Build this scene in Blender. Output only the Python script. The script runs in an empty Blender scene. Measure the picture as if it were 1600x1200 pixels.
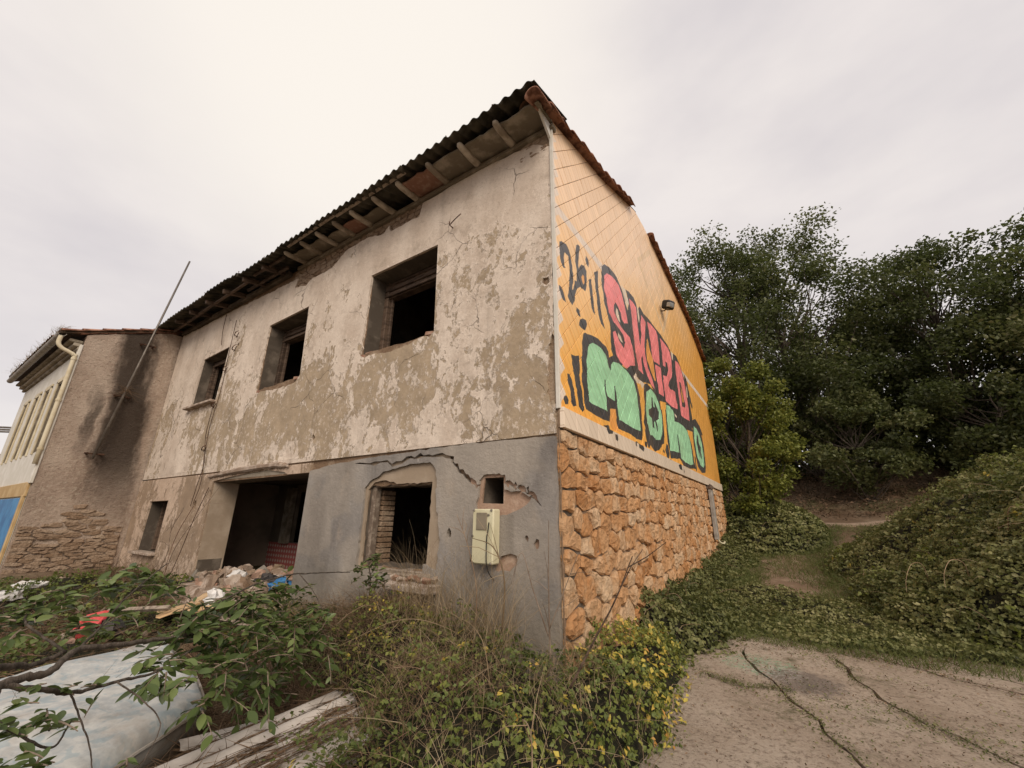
import bpy, math, random
import numpy as np
from mathutils import Matrix, Vector, geometry
random.seed(7); RNG = np.random.default_rng(11)
S = bpy.context.scene
COL = S.collection

# ------------------------------------------------------------------ camera
# local survey axes: u runs along the front wall (away from the corner), y along the gable, z up; Blender x = -u
cam = bpy.data.cameras.new('camera'); cam.sensor_width = 36.0; cam.sensor_fit = 'HORIZONTAL'
cam.lens = 36.0 * 632.76 / 1600.0; cam.clip_start = 0.05; cam.clip_end = 3000
co = bpy.data.objects.new('camera', cam); COL.objects.link(co)
PITCH, YAW, ROLL = 0.317988, 0.586172, 0.00948
h_ = np.array([math.sin(YAW), math.cos(YAW), 0.0]); r_ = np.array([-math.cos(YAW), math.sin(YAW), 0.0])
f_ = h_ * math.cos(PITCH) + np.array([0, 0, math.sin(PITCH)]); u_ = np.array([0, 0, math.cos(PITCH)]) - h_ * math.sin(PITCH)
r2 = r_ * math.cos(ROLL) + u_ * math.sin(ROLL); u2 = u_ * math.cos(ROLL) - r_ * math.sin(ROLL)
mx = lambda a: Vector((-a[0], a[1], a[2]))
R3 = Matrix((mx(r2), mx(u2), -mx(f_))).transposed()
CAM = (-1.799, -3.573, 1.6)
co.matrix_world = Matrix.Translation((-CAM[0], CAM[1], CAM[2])) @ R3.to_4x4()
S.camera = co

# ------------------------------------------------------------------ daylight: overcast sky and a very soft sun
w = bpy.data.worlds.new('World'); S.world = w; w.use_nodes = True
nt = w.node_tree; N = nt.nodes; Lk = nt.links
bg = N['Background']; bg.inputs['Strength'].default_value = 0.1
sky = N.new('ShaderNodeTexSky'); sky.sky_type = 'NISHITA'; sky.sun_disc = False
SUN = Vector((0.62, -0.58, 0.60)).normalized()
sky.sun_elevation = math.asin(SUN.z); sky.sun_rotation = math.atan2(SUN.x, SUN.y)
tc = N.new('ShaderNodeTexCoord')
mp = N.new('ShaderNodeMapping'); mp.inputs['Scale'].default_value = (1.0, 1.0, 2.2)
nz = N.new('ShaderNodeTexNoise'); nz.inputs['Scale'].default_value = 2.1; nz.inputs['Detail'].default_value = 5; nz.inputs['Roughness'].default_value = 0.55
rp = N.new('ShaderNodeValToRGB')
rp.color_ramp.elements[0].position = 0.36; rp.color_ramp.elements[0].color = (4.75, 4.42, 4.42, 1)
rp.color_ramp.elements[1].position = 0.66; rp.color_ramp.elements[1].color = (5.75, 5.32, 5.10, 1)
# thin bright veil where the clouds are lightest (up in front of the camera)
dt = N.new('ShaderNodeVectorMath'); dt.operation = 'DOT_PRODUCT'
gl = Vector((-0.519, 0.306, 0.798)).normalized(); dt.inputs[1].default_value = gl
mr = N.new('ShaderNodeMapRange'); mr.inputs[1].default_value = 0.84; mr.inputs[2].default_value = 1.0; mr.inputs[3].default_value = 0; mr.inputs[4].default_value = 1
mr.interpolation_type = 'SMOOTHSTEP'
ad = N.new('ShaderNodeMix'); ad.data_type = 'RGBA'; ad.blend_type = 'MIX'; ad.inputs[7].default_value = (6.5, 6.05, 5.5, 1)
mxs = N.new('ShaderNodeMix'); mxs.data_type = 'RGBA'; mxs.inputs[0].default_value = 0.94
Lk.new(tc.outputs['Generated'], mp.inputs[0]); Lk.new(mp.outputs[0], nz.inputs['Vector']); Lk.new(nz.outputs[0], rp.inputs[0])
Lk.new(tc.outputs['Generated'], dt.inputs[0]); Lk.new(dt.outputs['Value'], mr.inputs[0])
Lk.new(mr.outputs[0], ad.inputs[0]); Lk.new(rp.outputs[0], ad.inputs[6])
Lk.new(sky.outputs[0], mxs.inputs[6]); Lk.new(ad.outputs[2], mxs.inputs[7]); Lk.new(mxs.outputs[2], bg.inputs[0])
sl = bpy.data.lights.new('sun', 'SUN'); sl.energy = 1.5; sl.angle = math.radians(32); sl.color = (1.0, 0.87, 0.73)
so = bpy.data.objects.new('sun', sl); COL.objects.link(so)
so.rotation_euler = (-SUN).to_track_quat('-Z', 'Y').to_euler()
S.view_settings.view_transform = 'Standard'; S.view_settings.look = 'None'; S.view_settings.gamma = 1
S.view_settings.exposure = 0.66; S.view_settings.use_curve_mapping = False
S.render.engine = 'CYCLES'

# ------------------------------------------------------------------ helpers
ORG = {}
def tag(o, label=None, cat=None, group=None, kind=None):
    if label: o['label'] = label
    if cat: o['category'] = cat
    if group: o['group'] = group
    if kind: o['kind'] = kind
    return o
def thing(name, loc, label, cat, group=None):
    o = bpy.data.objects.new(name, None); COL.objects.link(o)
    o.location = (-loc[0], loc[1], loc[2]); o.empty_display_size = 0.2
    ORG[o.name] = np.array(loc, float); return tag(o, label, cat, group)
def smesh(name, V, F, mat=None, smooth=False, attr=None, mats=None, midx=None):
    """V (n,3) in u,y,z ; F list of faces or (m,k) array"""
    V = np.asarray(V, float).copy(); V[:, 0] *= -1
    me = bpy.data.meshes.new(name)
    if isinstance(F, np.ndarray):
        F = F[:, ::-1]; m, k = F.shape
        me.vertices.add(len(V)); me.vertices.foreach_set('co', V.astype(np.float32).ravel())
        me.loops.add(m * k); me.loops.foreach_set('vertex_index', F.astype(np.int32).ravel())
        me.polygons.add(m); me.polygons.foreach_set('loop_start', np.arange(0, m * k, k, dtype=np.int32))
        me.update(calc_edges=True)
    else:
        me.from_pydata([tuple(v) for v in V], [], [tuple(reversed(f)) for f in F]); me.update()
    nf = len(me.polygons)
    if smooth is not False:
        sm = np.ones(nf, bool) if smooth is True else np.asarray(smooth, bool)
        me.polygons.foreach_set('use_smooth', sm)
    if attr is not None:
        a = me.attributes.new('c', 'FLOAT', 'FACE'); a.data.foreach_set('value', np.asarray(attr, np.float32))
    for m_ in (mats or ([mat] if mat else [])): me.materials.append(m_)
    if midx is not None: me.polygons.foreach_set('material_index', np.asarray(midx, np.int32))
    return me
def M(name, V, F, mat=None, parent=None, **k):
    V = np.asarray(V, float)
    org = ORG.get(parent.name) if parent else None
    if org is not None: V = V - org
    o = bpy.data.objects.new(name, smesh(name, V, F, mat, **k)); COL.objects.link(o)
    if parent:
        o.parent = parent; ORG[o.name] = org
    return o
def inst(name, mesh, parent, loc, rot=(0, 0, 0), scale=(1, 1, 1)):
    o = bpy.data.objects.new(name, mesh); COL.objects.link(o)
    p = np.array(loc, float)
    if parent:
        o.parent = parent; p = p - ORG[parent.name]; ORG[o.name] = np.array(loc, float)
    o.location = (-p[0], p[1], p[2]); o.rotation_euler = rot; o.scale = scale
    return o
def copytree(o, newloc, rotz=0.0, parent=None, label=None):
    c = o.copy(); COL.objects.link(c); c.parent = parent
    for ch in list(o.children): copytree(ch, None, 0, c)
    if newloc is not None: c.location = (-newloc[0], newloc[1], newloc[2]); c.rotation_euler = (0, 0, rotz)
    if label: c['label'] = label
    return c
class MB:
    def __init__(s): s.V = []; s.F = []; s.A = []
    def add(s, V, F, a=None):
        b = len(s.V); s.V += [tuple(map(float, v)) for v in V]; s.F += [tuple(i + b for i in f) for f in F]
        s.A += [random.random() if a is None else a] * len(F); return s
    def box(s, c, d, rot=None, bev=0.0, jit=0.0, a=None):
        c = np.array(c, float); d = np.array(d, float) / 2; b = min(bev, d.min() * .6)
        V = []
        if b > 0:
            # chamfered box: 24 verts
            idx = {}
            for sx in (-1, 1):
                for sy in (-1, 1):
                    for sz in (-1, 1):
                        for ax in range(3):
                            p = np.array([sx, sy, sz]) * (d - b); p[ax] = [sx, sy, sz][ax] * d[ax]
                            idx[(sx, sy, sz, ax)] = len(V); V.append(p)
            F = []
            for ax in range(3):
                o = [i for i in range(3) if i != ax]
                for sg in (-1, 1):
                    q = []
                    for (p1, p2) in ((-1, -1), (1, -1), (1, 1), (-1, 1)):
                        k = [0, 0, 0]; k[ax] = sg; k[o[0]] = p1; k[o[1]] = p2; q.append(idx[(*k, ax)])
                    F.append(q)
            for ax in range(3):
                o = [i for i in range(3) if i != ax]
                for p1 in (-1, 1):
                    for p2 in (-1, 1):
                        k1 = [0, 0, 0]; k1[ax] = -1; k1[o[0]] = p1; k1[o[1]] = p2; k2 = list(k1); k2[ax] = 1
                        F.append([idx[(*k1, o[0])], idx[(*k2, o[0])], idx[(*k2, o[1])], idx[(*k1, o[1])]])
            for sx in (-1, 1):
                for sy in (-1, 1):
                    for sz in (-1, 1): F.append([idx[(sx, sy, sz, a_)] for a_ in range(3)])
        else:
            V = [np.array([x, y, z]) * d for x in (-1, 1) for y in (-1, 1) for z in (-1, 1)]
            F = [(0, 1, 3, 2), (4, 6, 7, 5), (0, 4, 5, 1), (2, 3, 7, 6), (0, 2, 6, 4), (1, 5, 7, 3)]
        V = np.array(V)
        if jit: V = V + np.array([[random.uniform(-jit, jit) for _ in range(3)] for _ in V])
        if rot is not None: V = V @ rotm(*rot).T
        s.add(V + c, F, a); return s
    def tube(s, P, r0, r1=None, n=6, caps=True, a=None):
        V, F = tube(P, r0, r1, n, caps); s.add(V, F, a); return s
    def build(s, name, mat, parent=None, smooth=False, mats=None, midx=None):
        me = M(name, s.V, s.F, mat, parent, smooth=smooth, attr=s.A, mats=mats, midx=midx)
        import bmesh
        b = bmesh.new(); b.from_mesh(me.data); bmesh.ops.recalc_face_normals(b, faces=b.faces); b.to_mesh(me.data); b.free()
        return me
def rotm(ax, ay, az):
    cx, sx, cy, sy, cz, sz = math.cos(ax), math.sin(ax), math.cos(ay), math.sin(ay), math.cos(az), math.sin(az)
    return (np.array([[cz, -sz, 0], [sz, cz, 0], [0, 0, 1]]) @ np.array([[cy, 0, sy], [0, 1, 0], [-sy, 0, cy]]) @ np.array([[1, 0, 0], [0, cx, -sx], [0, sx, cx]]))
def tube(P, r0, r1=None, n=6, caps=True):
    P = np.asarray(P, float); k = len(P)
    R = np.linspace(r0, r0 if r1 is None else r1, k) if np.isscalar(r0) else np.asarray(r0)
    T = np.gradient(P, axis=0); T /= np.linalg.norm(T, axis=1)[:, None] + 1e-9
    ref = np.array([0, 0, 1.]) if abs(T[0, 2]) < .9 else np.array([1., 0, 0])
    V = []
    for i in range(k):
        a = np.cross(T[i], ref); a /= np.linalg.norm(a) + 1e-9; b = np.cross(a, T[i]); ref = b
        for j in range(n):
            t = 2 * math.pi * j / n; V.append(P[i] + R[i] * (a * math.cos(t) + b * math.sin(t)))
    F = [(i * n + j, i * n + (j + 1) % n, (i + 1) * n + (j + 1) % n, (i + 1) * n + j) for i in range(k - 1) for j in range(n)]
    if caps: F += [tuple(range(n))[::-1], tuple((k - 1) * n + j for j in range(n))]
    return V, F
def smoothpath(P, m=6):
    P = np.asarray(P, float); Q = np.vstack([2 * P[0] - P[1], P, 2 * P[-1] - P[-2]]); out = []
    for i in range(1, len(Q) - 2):
        for t in np.linspace(0, 1, m, endpoint=False):
            a, b, c, d = Q[i - 1:i + 3]
            out.append(.5 * ((2 * b) + (c - a) * t + (2 * a - 5 * b + 4 * c - d) * t * t + (-a + 3 * b - 3 * c + d) * t ** 3))
    out.append(P[-1]); return np.array(out)
# value noise in numpy
_T = RNG.random((256, 256))
def vn(x, y):
    xi = np.floor(x).astype(int); yi = np.floor(y).astype(int); fx = x - xi; fy = y - yi
    fx = fx * fx * (3 - 2 * fx); fy = fy * fy * (3 - 2 * fy); g = lambda a, b: _T[a & 255, b & 255]
    return (g(xi, yi) * (1 - fx) + g(xi + 1, yi) * fx) * (1 - fy) + (g(xi, yi + 1) * (1 - fx) + g(xi + 1, yi + 1) * fx) * fy
def fbm(x, y, o=4):
    x = np.asarray(x, float); y = np.asarray(y, float); s = 0; a = .5; f = 1.0
    for _ in range(o): s = s + a * (vn(x * f + 17.3 * _, y * f + 5.1 * _) - .5); a *= .5; f *= 2.03
    return s * 2
def pip(px, py, poly):
    poly = np.asarray(poly, float); ins = np.zeros(np.shape(px), bool); n = len(poly); j = n - 1
    for i in range(n):
        xi, yi = poly[i]; xj, yj = poly[j]
        if yi != yj: ins ^= ((yi > py) != (yj > py)) & (px < (xj - xi) * (py - yi) / (yj - yi) + xi)
        j = i
    return ins
def rough(poly, amp=.01, step=.06, edges=None):
    out = []; n = len(poly)
    for i in range(n):
        a = np.array(poly[i], float); b = np.array(poly[(i + 1) % n], float); out.append(tuple(a))
        if edges is not None and i not in edges: continue
        L = np.linalg.norm(b - a); k = int(L / step)
        if k < 2: continue
        nrm = np.array([-(b - a)[1], (b - a)[0]]) / L
        for t in range(1, k):
            p = a + (b - a) * (t + random.uniform(-.3, .3)) / k + nrm * random.gauss(0, amp); out.append(tuple(p))
    return out
def panel(name, outer, holes, front, thick, mat, parent, mats=None, grid=0.3, disp=None, plane='Y', back=True, smooth=True, side_idx=0):
    """flat slab with holes; plane 'Y': (u,z) polygon facing -y at y=front; 'X': (y,z) facing -u at u=front; 'Z': (u,y) facing up, front=function"""
    loops = [outer] + list(holes); V = []; E = []
    for lp in loops:
        b = len(V); V += [Vector((float(p[0]), float(p[1]))) for p in lp]; E += [(b + i, b + (i + 1) % len(lp)) for i in range(len(lp))]
    if grid:
        o = np.array(outer, float); mn = o.min(0); mxx = o.max(0)
        gx, gy = np.meshgrid(np.arange(mn[0] + grid / 2, mxx[0], grid), np.arange(mn[1] + grid / 2, mxx[1], grid))
        gx = gx.ravel() + RNG.uniform(-.2, .2, gx.size) * grid; gy = gy.ravel() + RNG.uniform(-.2, .2, gy.size) * grid
        ok = pip(gx, gy, outer)
        for h in holes: ok &= ~pip(gx, gy, h)
        V += [Vector((float(a), float(b))) for a, b in zip(gx[ok], gy[ok])]
    r = geometry.delaunay_2d_cdt(V, E, [], 0, 1e-5)
    P = np.array([tuple(v) for v in r[0]]); T = np.array([t for t in r[2] if len(t) == 3])
    c = P[T].mean(1); ok = pip(c[:, 0], c[:, 1], outer)
    for h in holes: ok &= ~pip(c[:, 0], c[:, 1], h)
    T = T[ok]
    n = len(P); dd = disp(P[:, 0], P[:, 1]) if disp else np.zeros(n)
    def lift(P, d0):
        if plane == 'Y': return np.column_stack([P[:, 0], np.full(n, float(front)) - dd + d0, P[:, 1]])
        if plane == 'X': return np.column_stack([np.full(n, float(front)) - dd + d0, P[:, 0], P[:, 1]])
        return np.column_stack([P[:, 0], P[:, 1], front(P[:, 0], P[:, 1]) + dd - d0])
    A = lift(P, 0); B = lift(P, thick)
    if plane == 'Y': B[:, 1] = front + thick
    if plane == 'X': B[:, 0] = front + thick
    ori = (P[T[:, 1], 0] - P[T[:, 0], 0]) * (P[T[:, 2], 1] - P[T[:, 0], 1]) - (P[T[:, 1], 1] - P[T[:, 0], 1]) * (P[T[:, 2], 0] - P[T[:, 0], 0])
    T[ori < 0] = T[ori < 0][:, ::-1]
    if plane == 'X': T = T[:, ::-1]
    F = [tuple(t) for t in T]; sm = [bool(smooth)] * len(F); mi = [0] * len(F)
    if back: F += [tuple(t[::-1] + n) for t in T]; sm += [False] * len(T); mi += [side_idx] * len(T)
    ed = {}
    for t in T:
        for i in range(3):
            e = (t[i], t[(i + 1) % 3]); ed[e] = 1
    bnd = [e for e in ed if (e[1], e[0]) not in ed]
    VV = np.vstack([A, B, A, B])
    for a, b in bnd: F.append((b + 2 * n, a + 2 * n, a + 3 * n, b + 3 * n)); sm.append(False); mi.append(side_idx)
    return M(name, VV, F, mat, parent, smooth=sm, mats=mats, midx=mi if mats else None)
def leaf_mesh(C, nrm, size, asp=.6, fold=.25, rs=RNG):
    """two-triangle folded leaves at centres C with normals nrm"""
    n = len(C); nrm = nrm / (np.linalg.norm(nrm, axis=1)[:, None] + 1e-9)
    t = rs.normal(size=(n, 3)); t -= (t * nrm).sum(1)[:, None] * nrm; t /= np.linalg.norm(t, axis=1)[:, None] + 1e-9
    b = np.cross(nrm, t); s = (size * rs.uniform(.6, 1.25, n))[:, None] if np.isscalar(size) else size[:, None]
    V = np.stack([C - t * s * .5, C + b * s * asp * .5 + nrm * s * fold * .5 - t * s * .06, C + t * s * .5 - nrm * s * .08, C - b * s * asp * .5 + nrm * s * fold * .5 - t * s * .06], 1).reshape(-1, 3)
    i = np.arange(n) * 4
    F = np.stack([np.stack([i, i + 1, i + 2], 1), np.stack([i, i + 2, i + 3], 1)], 1).reshape(-1, 3)
    return V, F
def leaves(name, C, nrm, size, mat, parent=None, col=None, **k):
    V, F = leaf_mesh(C, nrm, size, **k)
    col = RNG.random(len(C)) if col is None else col
    return M(name, V, F, mat, parent, attr=np.repeat(col, 2))
def blades(P, D, L, wd, bend=.5, seg=3, rs=RNG):
    """grass blades: base points P, directions D, lengths L"""
    n = len(P); D = D / np.linalg.norm(D, axis=1)[:, None]
    side = np.cross(D, rs.normal(size=(n, 3))); side /= np.linalg.norm(side, axis=1)[:, None] + 1e-9
    hor = rs.normal(size=(n, 3)); hor[:, 2] = 0; hor /= np.linalg.norm(hor, axis=1)[:, None]
    V = []
    for q in range(seg + 1):
        t = q / seg; p = P + D * (L * t)[:, None] + hor * (bend * L * t * t)[:, None] - np.array([0, 0, 1.]) * (bend * .45 * L * t * t)[:, None]
        ww = (wd * (1 - t * .85))[:, None] if not np.isscalar(wd) else wd * (1 - t * .85)
        V += [p - side * ww * .5, p + side * ww * .5]
    V = np.stack(V, 1).reshape(-1, 3); m = 2 * (seg + 1); i = np.arange(n) * m; F = []
    for q in range(seg): F.append(np.stack([i + 2 * q, i + 2 * q + 1, i + 2 * q + 3, i + 2 * q + 2], 1))
    return V, np.stack(F, 1).reshape(-1, 4)

# ------------------------------------------------------------------ materials
class NT:
    def __init__(s, name):
        s.m = bpy.data.materials.new(name); s.m.use_nodes = True; s.t = s.m.node_tree; s.n = s.t.nodes; s.l = s.t.links
        s.b = s.n['Principled BSDF']; s.out = s.n['Material Output']; s.geo = s.n.new('ShaderNodeNewGeometry')
    def set(s, i, v):
        if hasattr(v, 'is_linked') or hasattr(v, 'links'): s.l.new(v, i)
        else: i.default_value = v
    def map(s, scale=(1, 1, 1), loc=(0, 0, 0), rot=(0, 0, 0), src=None):
        m = s.n.new('ShaderNodeMapping'); s.l.new(src or s.geo.outputs['Position'], m.inputs[0])
        m.inputs['Scale'].default_value = scale; m.inputs['Location'].default_value = loc; m.inputs['Rotation'].default_value = rot; return m.outputs[0]
    def noise(s, sc, det=4, ro=.55, vec=None, dist=0):
        n = s.n.new('ShaderNodeTexNoise'); n.inputs['Scale'].default_value = sc; n.inputs['Detail'].default_value = det
        n.inputs['Roughness'].default_value = ro; n.inputs['Distortion'].default_value = dist
        s.l.new(vec or s.geo.outputs['Position'], n.inputs['Vector']); return n.outputs[0]
    def vor(s, sc, vec=None, feat='F1', out='Distance', rnd=1):
        n = s.n.new('ShaderNodeTexVoronoi'); n.feature = feat; n.inputs['Scale'].default_value = sc; n.inputs['Randomness'].default_value = rnd
        s.l.new(vec or s.geo.outputs['Position'], n.inputs['Vector']); return n.outputs[out]
    def ramp(s, fac, stops, interp='LINEAR'):
        r = s.n.new('ShaderNodeValToRGB'); cr = r.color_ramp; cr.interpolation = interp
        while len(cr.elements) > 1: cr.elements.remove(cr.elements[-1])
        for i, (p, c) in enumerate(stops):
            e = cr.elements[0] if i == 0 else cr.elements.new(p)
            e.position = p; e.color = (*((c, c, c) if np.isscalar(c) else c), 1)
        s.l.new(fac, r.inputs[0]); return r.outputs[0]
    def mix(s, f, a, b, mode='MIX'):
        m = s.n.new('ShaderNodeMix'); m.data_type = 'RGBA'; m.blend_type = mode
        for i, v in ((0, f), (6, a), (7, b)):
            if isinstance(v, tuple): v = (*v, 1) if len(v) == 3 else v
            s.set(m.inputs[i], v)
        return m.outputs[2]
    def math(s, op, a, b=0.0, c=None):
        m = s.n.new('ShaderNodeMath'); m.operation = op; s.set(m.inputs[0], a); s.set(m.inputs[1], b)
        if c is not None: s.set(m.inputs[2], c)
        return m.outputs[0]
    def rng(s, v, a, b, c=0., d=1., sm=True):
        m = s.n.new('ShaderNodeMapRange'); m.interpolation_type = 'SMOOTHSTEP' if sm else 'LINEAR'
        s.l.new(v, m.inputs[0])
        for i, x in enumerate((a, b, c, d)): m.inputs[i + 1].default_value = x
        return m.outputs[0]
    def xyz(s):
        x = s.n.new('ShaderNodeSeparateXYZ'); s.l.new(s.geo.outputs['Position'], x.inputs[0]); return x.outputs
    def attr(s, name='c'):
        a = s.n.new('ShaderNodeAttribute'); a.attribute_name = name; return a.outputs['Fac']
    def fin(s, col, rough=.85, bump=None, bs=.3, bd=.01, spec=.3, metal=0):
        s.set(s.b.inputs['Base Color'], (*col, 1) if isinstance(col, tuple) else col)
        s.set(s.b.inputs['Roughness'], rough); s.b.inputs['Specular IOR Level'].default_value = spec; s.b.inputs['Metallic'].default_value = metal
        if bump is not None:
            b = s.n.new('ShaderNodeBump'); b.inputs['Strength'].default_value = bs; b.inputs['Distance'].default_value = bd
            s.l.new(bump, b.inputs['Height']); s.l.new(b.outputs[0], s.b.inputs['Normal'])
        return s.m
def simple(name, c1, c2, sc=6, rough=.85, bs=.4, bd=.01, spec=.3, metal=0, obj=False, stretch=(1, 1, 1)):
    t = NT(name)
    v = t.map(stretch)
    n = t.noise(sc, 6, .6, v); a = t.attr()
    f = t.math('ADD', t.rng(n, .3, .7), t.math('MULTIPLY', t.math('SUBTRACT', a, .5), .7))
    return t.fin(t.mix(t.rng(f, 0, 1), c1, c2), rough, t.noise(sc * 5, 5, .6, v), bs, bd, spec, metal)
def leafmat(name, stops, tr=.3, rough=.5, big=.5):
    t = NT(name); a = t.attr(); n = t.noise(big, 3)
    f = t.math('ADD', t.math('MULTIPLY', a, .75), t.math('MULTIPLY', t.math('SUBTRACT', n, .38), 1.0))
    col = t.ramp(f, stops)
    t.fin(col, rough, spec=.35)
    tl = t.n.new('ShaderNodeBsdfTranslucent'); t.l.new(t.mix(.5, col, (.12, .16, .03)), tl.inputs[0])
    ms = t.n.new('ShaderNodeMixShader'); ms.inputs[0].default_value = tr
    t.l.new(t.b.outputs[0], ms.inputs[1]); t.l.new(tl.outputs[0], ms.inputs[2]); t.l.new(ms.outputs[0], t.out.inputs[0]); return t.m
MT = {}
# --- peeling upper plaster
def plaster(name, paint1, paint2, under, cover, low=False):
    t = NT(name); x, y, z = t.xyz()
    big = t.noise(.55, 5, .6); st = t.map((1.7, 1.7, .95)); med = t.noise(2.3, 7, .68, st, .6); fine = t.noise(11, 6, .7, t.map((1.2, 1.2, 1.0)), .5)
    f = t.math('ADD', t.math('MULTIPLY', big, .9), t.math('ADD', t.math('MULTIPLY', med, .75), t.math('MULTIPLY', fine, .5)))
    hz = t.rng(z, 3.0, 6.4, -.10, .16); hz = t.math('ADD', hz, t.rng(z, 2.4, 3.3, .10, 0))
    f = t.math('ADD', f, t.math('ADD', hz, cover))
    mask = t.rng(f, 1.07, 1.10); edge = t.math('MULTIPLY', t.rng(f, 1.055, 1.085), t.math('SUBTRACT', 1, t.rng(f, 1.10, 1.17)))
    pn = t.noise(1.4, 6, .65, t.map((1, 1, .6)))
    paint = t.mix(t.rng(pn, .35, .65), paint1, paint2)
    paint = t.mix(t.rng(t.noise(30, 4, .7), .5, .75, 0, .35), paint, under)
    base = t.mix(t.rng(t.noise(3.5, 6, .65), .3, .7), under, tuple(c * .74 for c in under))
    flecks = t.rng(t.noise(17, 6, .78, t.map((1, 1, .8))), .555, .585)
    fm = t.rng(t.noise(.9, 3), .42, .62)
    base = t.mix(t.math('MULTIPLY', t.math('MULTIPLY', flecks, fm), .8), base, paint1)
    col = t.mix(mask, base, paint)
    col = t.mix(t.math('MULTIPLY', edge, .75), col, tuple(min(c * 1.12, .8) for c in paint1))
    grime = t.rng(t.noise(3.2, 8, .78), .50, .68, 0, .45); col = t.mix(grime, col, (.27, .21, .155)); col = t.mix(t.rng(t.noise(48, 4, .8), .55, .68, 0, .5), col, (.22, .17, .12))
    streak = t.rng(t.noise(1.0, 6, .6, t.map((3.0, 3.0, .22))), .54, .82, 0, .42)
    col = t.mix(streak, col, (.16, .125, .09))
    pits = t.rng(t.vor(9), .03, .055, 1, 0)
    pits = t.math('MULTIPLY', pits, t.rng(t.noise(3, 2), .52, .6))
    col = t.mix(t.math('MULTIPLY', pits, .8), col, (.08, .06, .045))
    crk = t.vor(1.1, t.map((1, 1, 1), src=t.mixvec(.35)), 'DISTANCE_TO_EDGE')
    ck = t.math('MULTIPLY', t.rng(crk, .002, .007, 1, 0), t.rng(t.noise(.8, 2), .5, .6))
    col = t.mix(t.math('MULTIPLY', ck, .6), col, (.12, .09, .07))
    hgt = t.math('ADD', t.math('MULTIPLY', mask, .5), t.math('ADD', t.math('MULTIPLY', t.noise(18, 6, .7), .5), t.math('MULTIPLY', t.noise(4, 4), .8)))
    hgt = t.math('SUBTRACT', hgt, t.math('MULTIPLY', t.math('ADD', pits, ck), .8))
    return t.fin(col, .9, hgt, .8, .024, .2)
def mixvec(s, k):
    n = s.n.new('ShaderNodeTexNoise'); n.inputs['Scale'].default_value = 2.5; n.inputs['Detail'].default_value = 3
    s.l.new(s.geo.outputs['Position'], n.inputs['Vector'])
    v = s.n.new('ShaderNodeVectorMath'); v.operation = 'MULTIPLY_ADD'; s.l.new(n.outputs[1], v.inputs[0]); v.inputs[1].default_value = (k, k, k)
    s.l.new(s.geo.outputs['Position'], v.inputs[2]); return v.outputs[0]
NT.mixvec = mixvec
MT['plaster_up'] = plaster('peeling_plaster', (.70, .605, .51), (.55, .455, .37), (.44, .345, .24), .055)
MT['plaster_low'] = plaster('stained_plaster', (.56, .435, .335), (.44, .33, .245), (.36, .265, .185), .0)
def gray():
    t = NT('cement_render'); n = t.noise(.9, 6, .6, t.map((1.3, 1.3, .7)), .4)
    c = t.ramp(n, [(.3, (.14, .125, .115)), (.48, (.26, .238, .215)), (.7, (.43, .385, .335))])
    c = t.mix(t.rng(t.noise(2.6, 6, .7, t.map((1, 1, .5))), .55, .72, 0, .55), c, (.36, .30, .24))
    c = t.mix(t.rng(t.noise(14, 5, .7), .60, .72, 0, .5), c, (.42, .39, .35))
    c = t.mix(t.rng(t.vor(16), .02, .05, .7, 0), c, (.10, .09, .08))
    c = t.mix(t.rng(t.noise(1.2, 5, .6, t.map((4, 4, .3))), .56, .75, 0, .45), c, (.10, .09, .08))
    z_ = t.xyz()[2]; c = t.mix(t.math('MULTIPLY', t.rng(t.math('ADD', z_, t.math('MULTIPLY', t.noise(2.2, 5, .7), .8)), .9, 1.7, 1, 0), .55), c, (.13, .11, .075))
    c = t.mix(t.rng(t.noise(.7, 3, .6, t.map((1, 1, 1), (5, 5, 5))), .5, .56, 0, .35), c, (.34, .29, .23))
    return t.fin(c, .85, t.math('ADD', t.noise(4, 7, .68), t.math('MULTIPLY', t.noise(26, 5, .7), .35)), .75, .03, .25)
MT['gray'] = gray()
MT['core'] = simple('rubble_core', (.20, .13, .08), (.36, .27, .19), 5, .95, .8, .03)
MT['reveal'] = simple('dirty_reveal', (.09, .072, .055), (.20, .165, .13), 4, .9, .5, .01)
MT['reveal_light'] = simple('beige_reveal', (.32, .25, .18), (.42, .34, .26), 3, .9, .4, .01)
MT['inner'] = simple('shaded_plaster', (.05, .042, .036), (.13, .11, .09), 2, .95, .4, .01)  # room shade put into the colour: near-black plaster keeps the openings dark
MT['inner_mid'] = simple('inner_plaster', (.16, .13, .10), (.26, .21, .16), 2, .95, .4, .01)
MT['darkwood'] = simple('dark_wood', (.045, .028, .018), (.12, .08, .055), 5, .75, .6, .006, stretch=(1, 1, 6))
MT['wood'] = simple('grey_wood', (.16, .12, .09), (.34, .28, .22), 5, .85, .6, .008, stretch=(3, 3, 3))
MT['soffit'] = simple('soffit_plaster', (.17, .14, .10), (.38, .33, .26), 4, .9, .5, .01)
MT['rafter'] = simple('rafter_wood', (.24, .195, .145), (.46, .40, .32), 6, .85, .6, .006)
MT['brick'] = simple('old_brick', (.24, .125, .085), (.40, .27, .20), 8, .95, .6, .008)
MT['terracotta'] = simple('terracotta', (.15, .065, .04), (.42, .22, .15), 9, .85, .5, .006)
MT['mosstile'] = simple('mossy_tile', (.05, .035, .022), (.16, .085, .05), 6, .95, .6, .008)
MT['asb_dark'] = simple('weathered_fibre_cement', (.028, .025, .018), (.085, .072, .05), 4, .95, .6, .006)
MT['asb_light'] = simple('pale_fibre_cement', (.33, .29, .25), (.58, .53, .48), 3, .9, .5, .006)
MT['rust'] = simple('rusty_iron', (.05, .028, .018), (.15, .075, .045), 12, .8, .4, .002, metal=.3)
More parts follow.
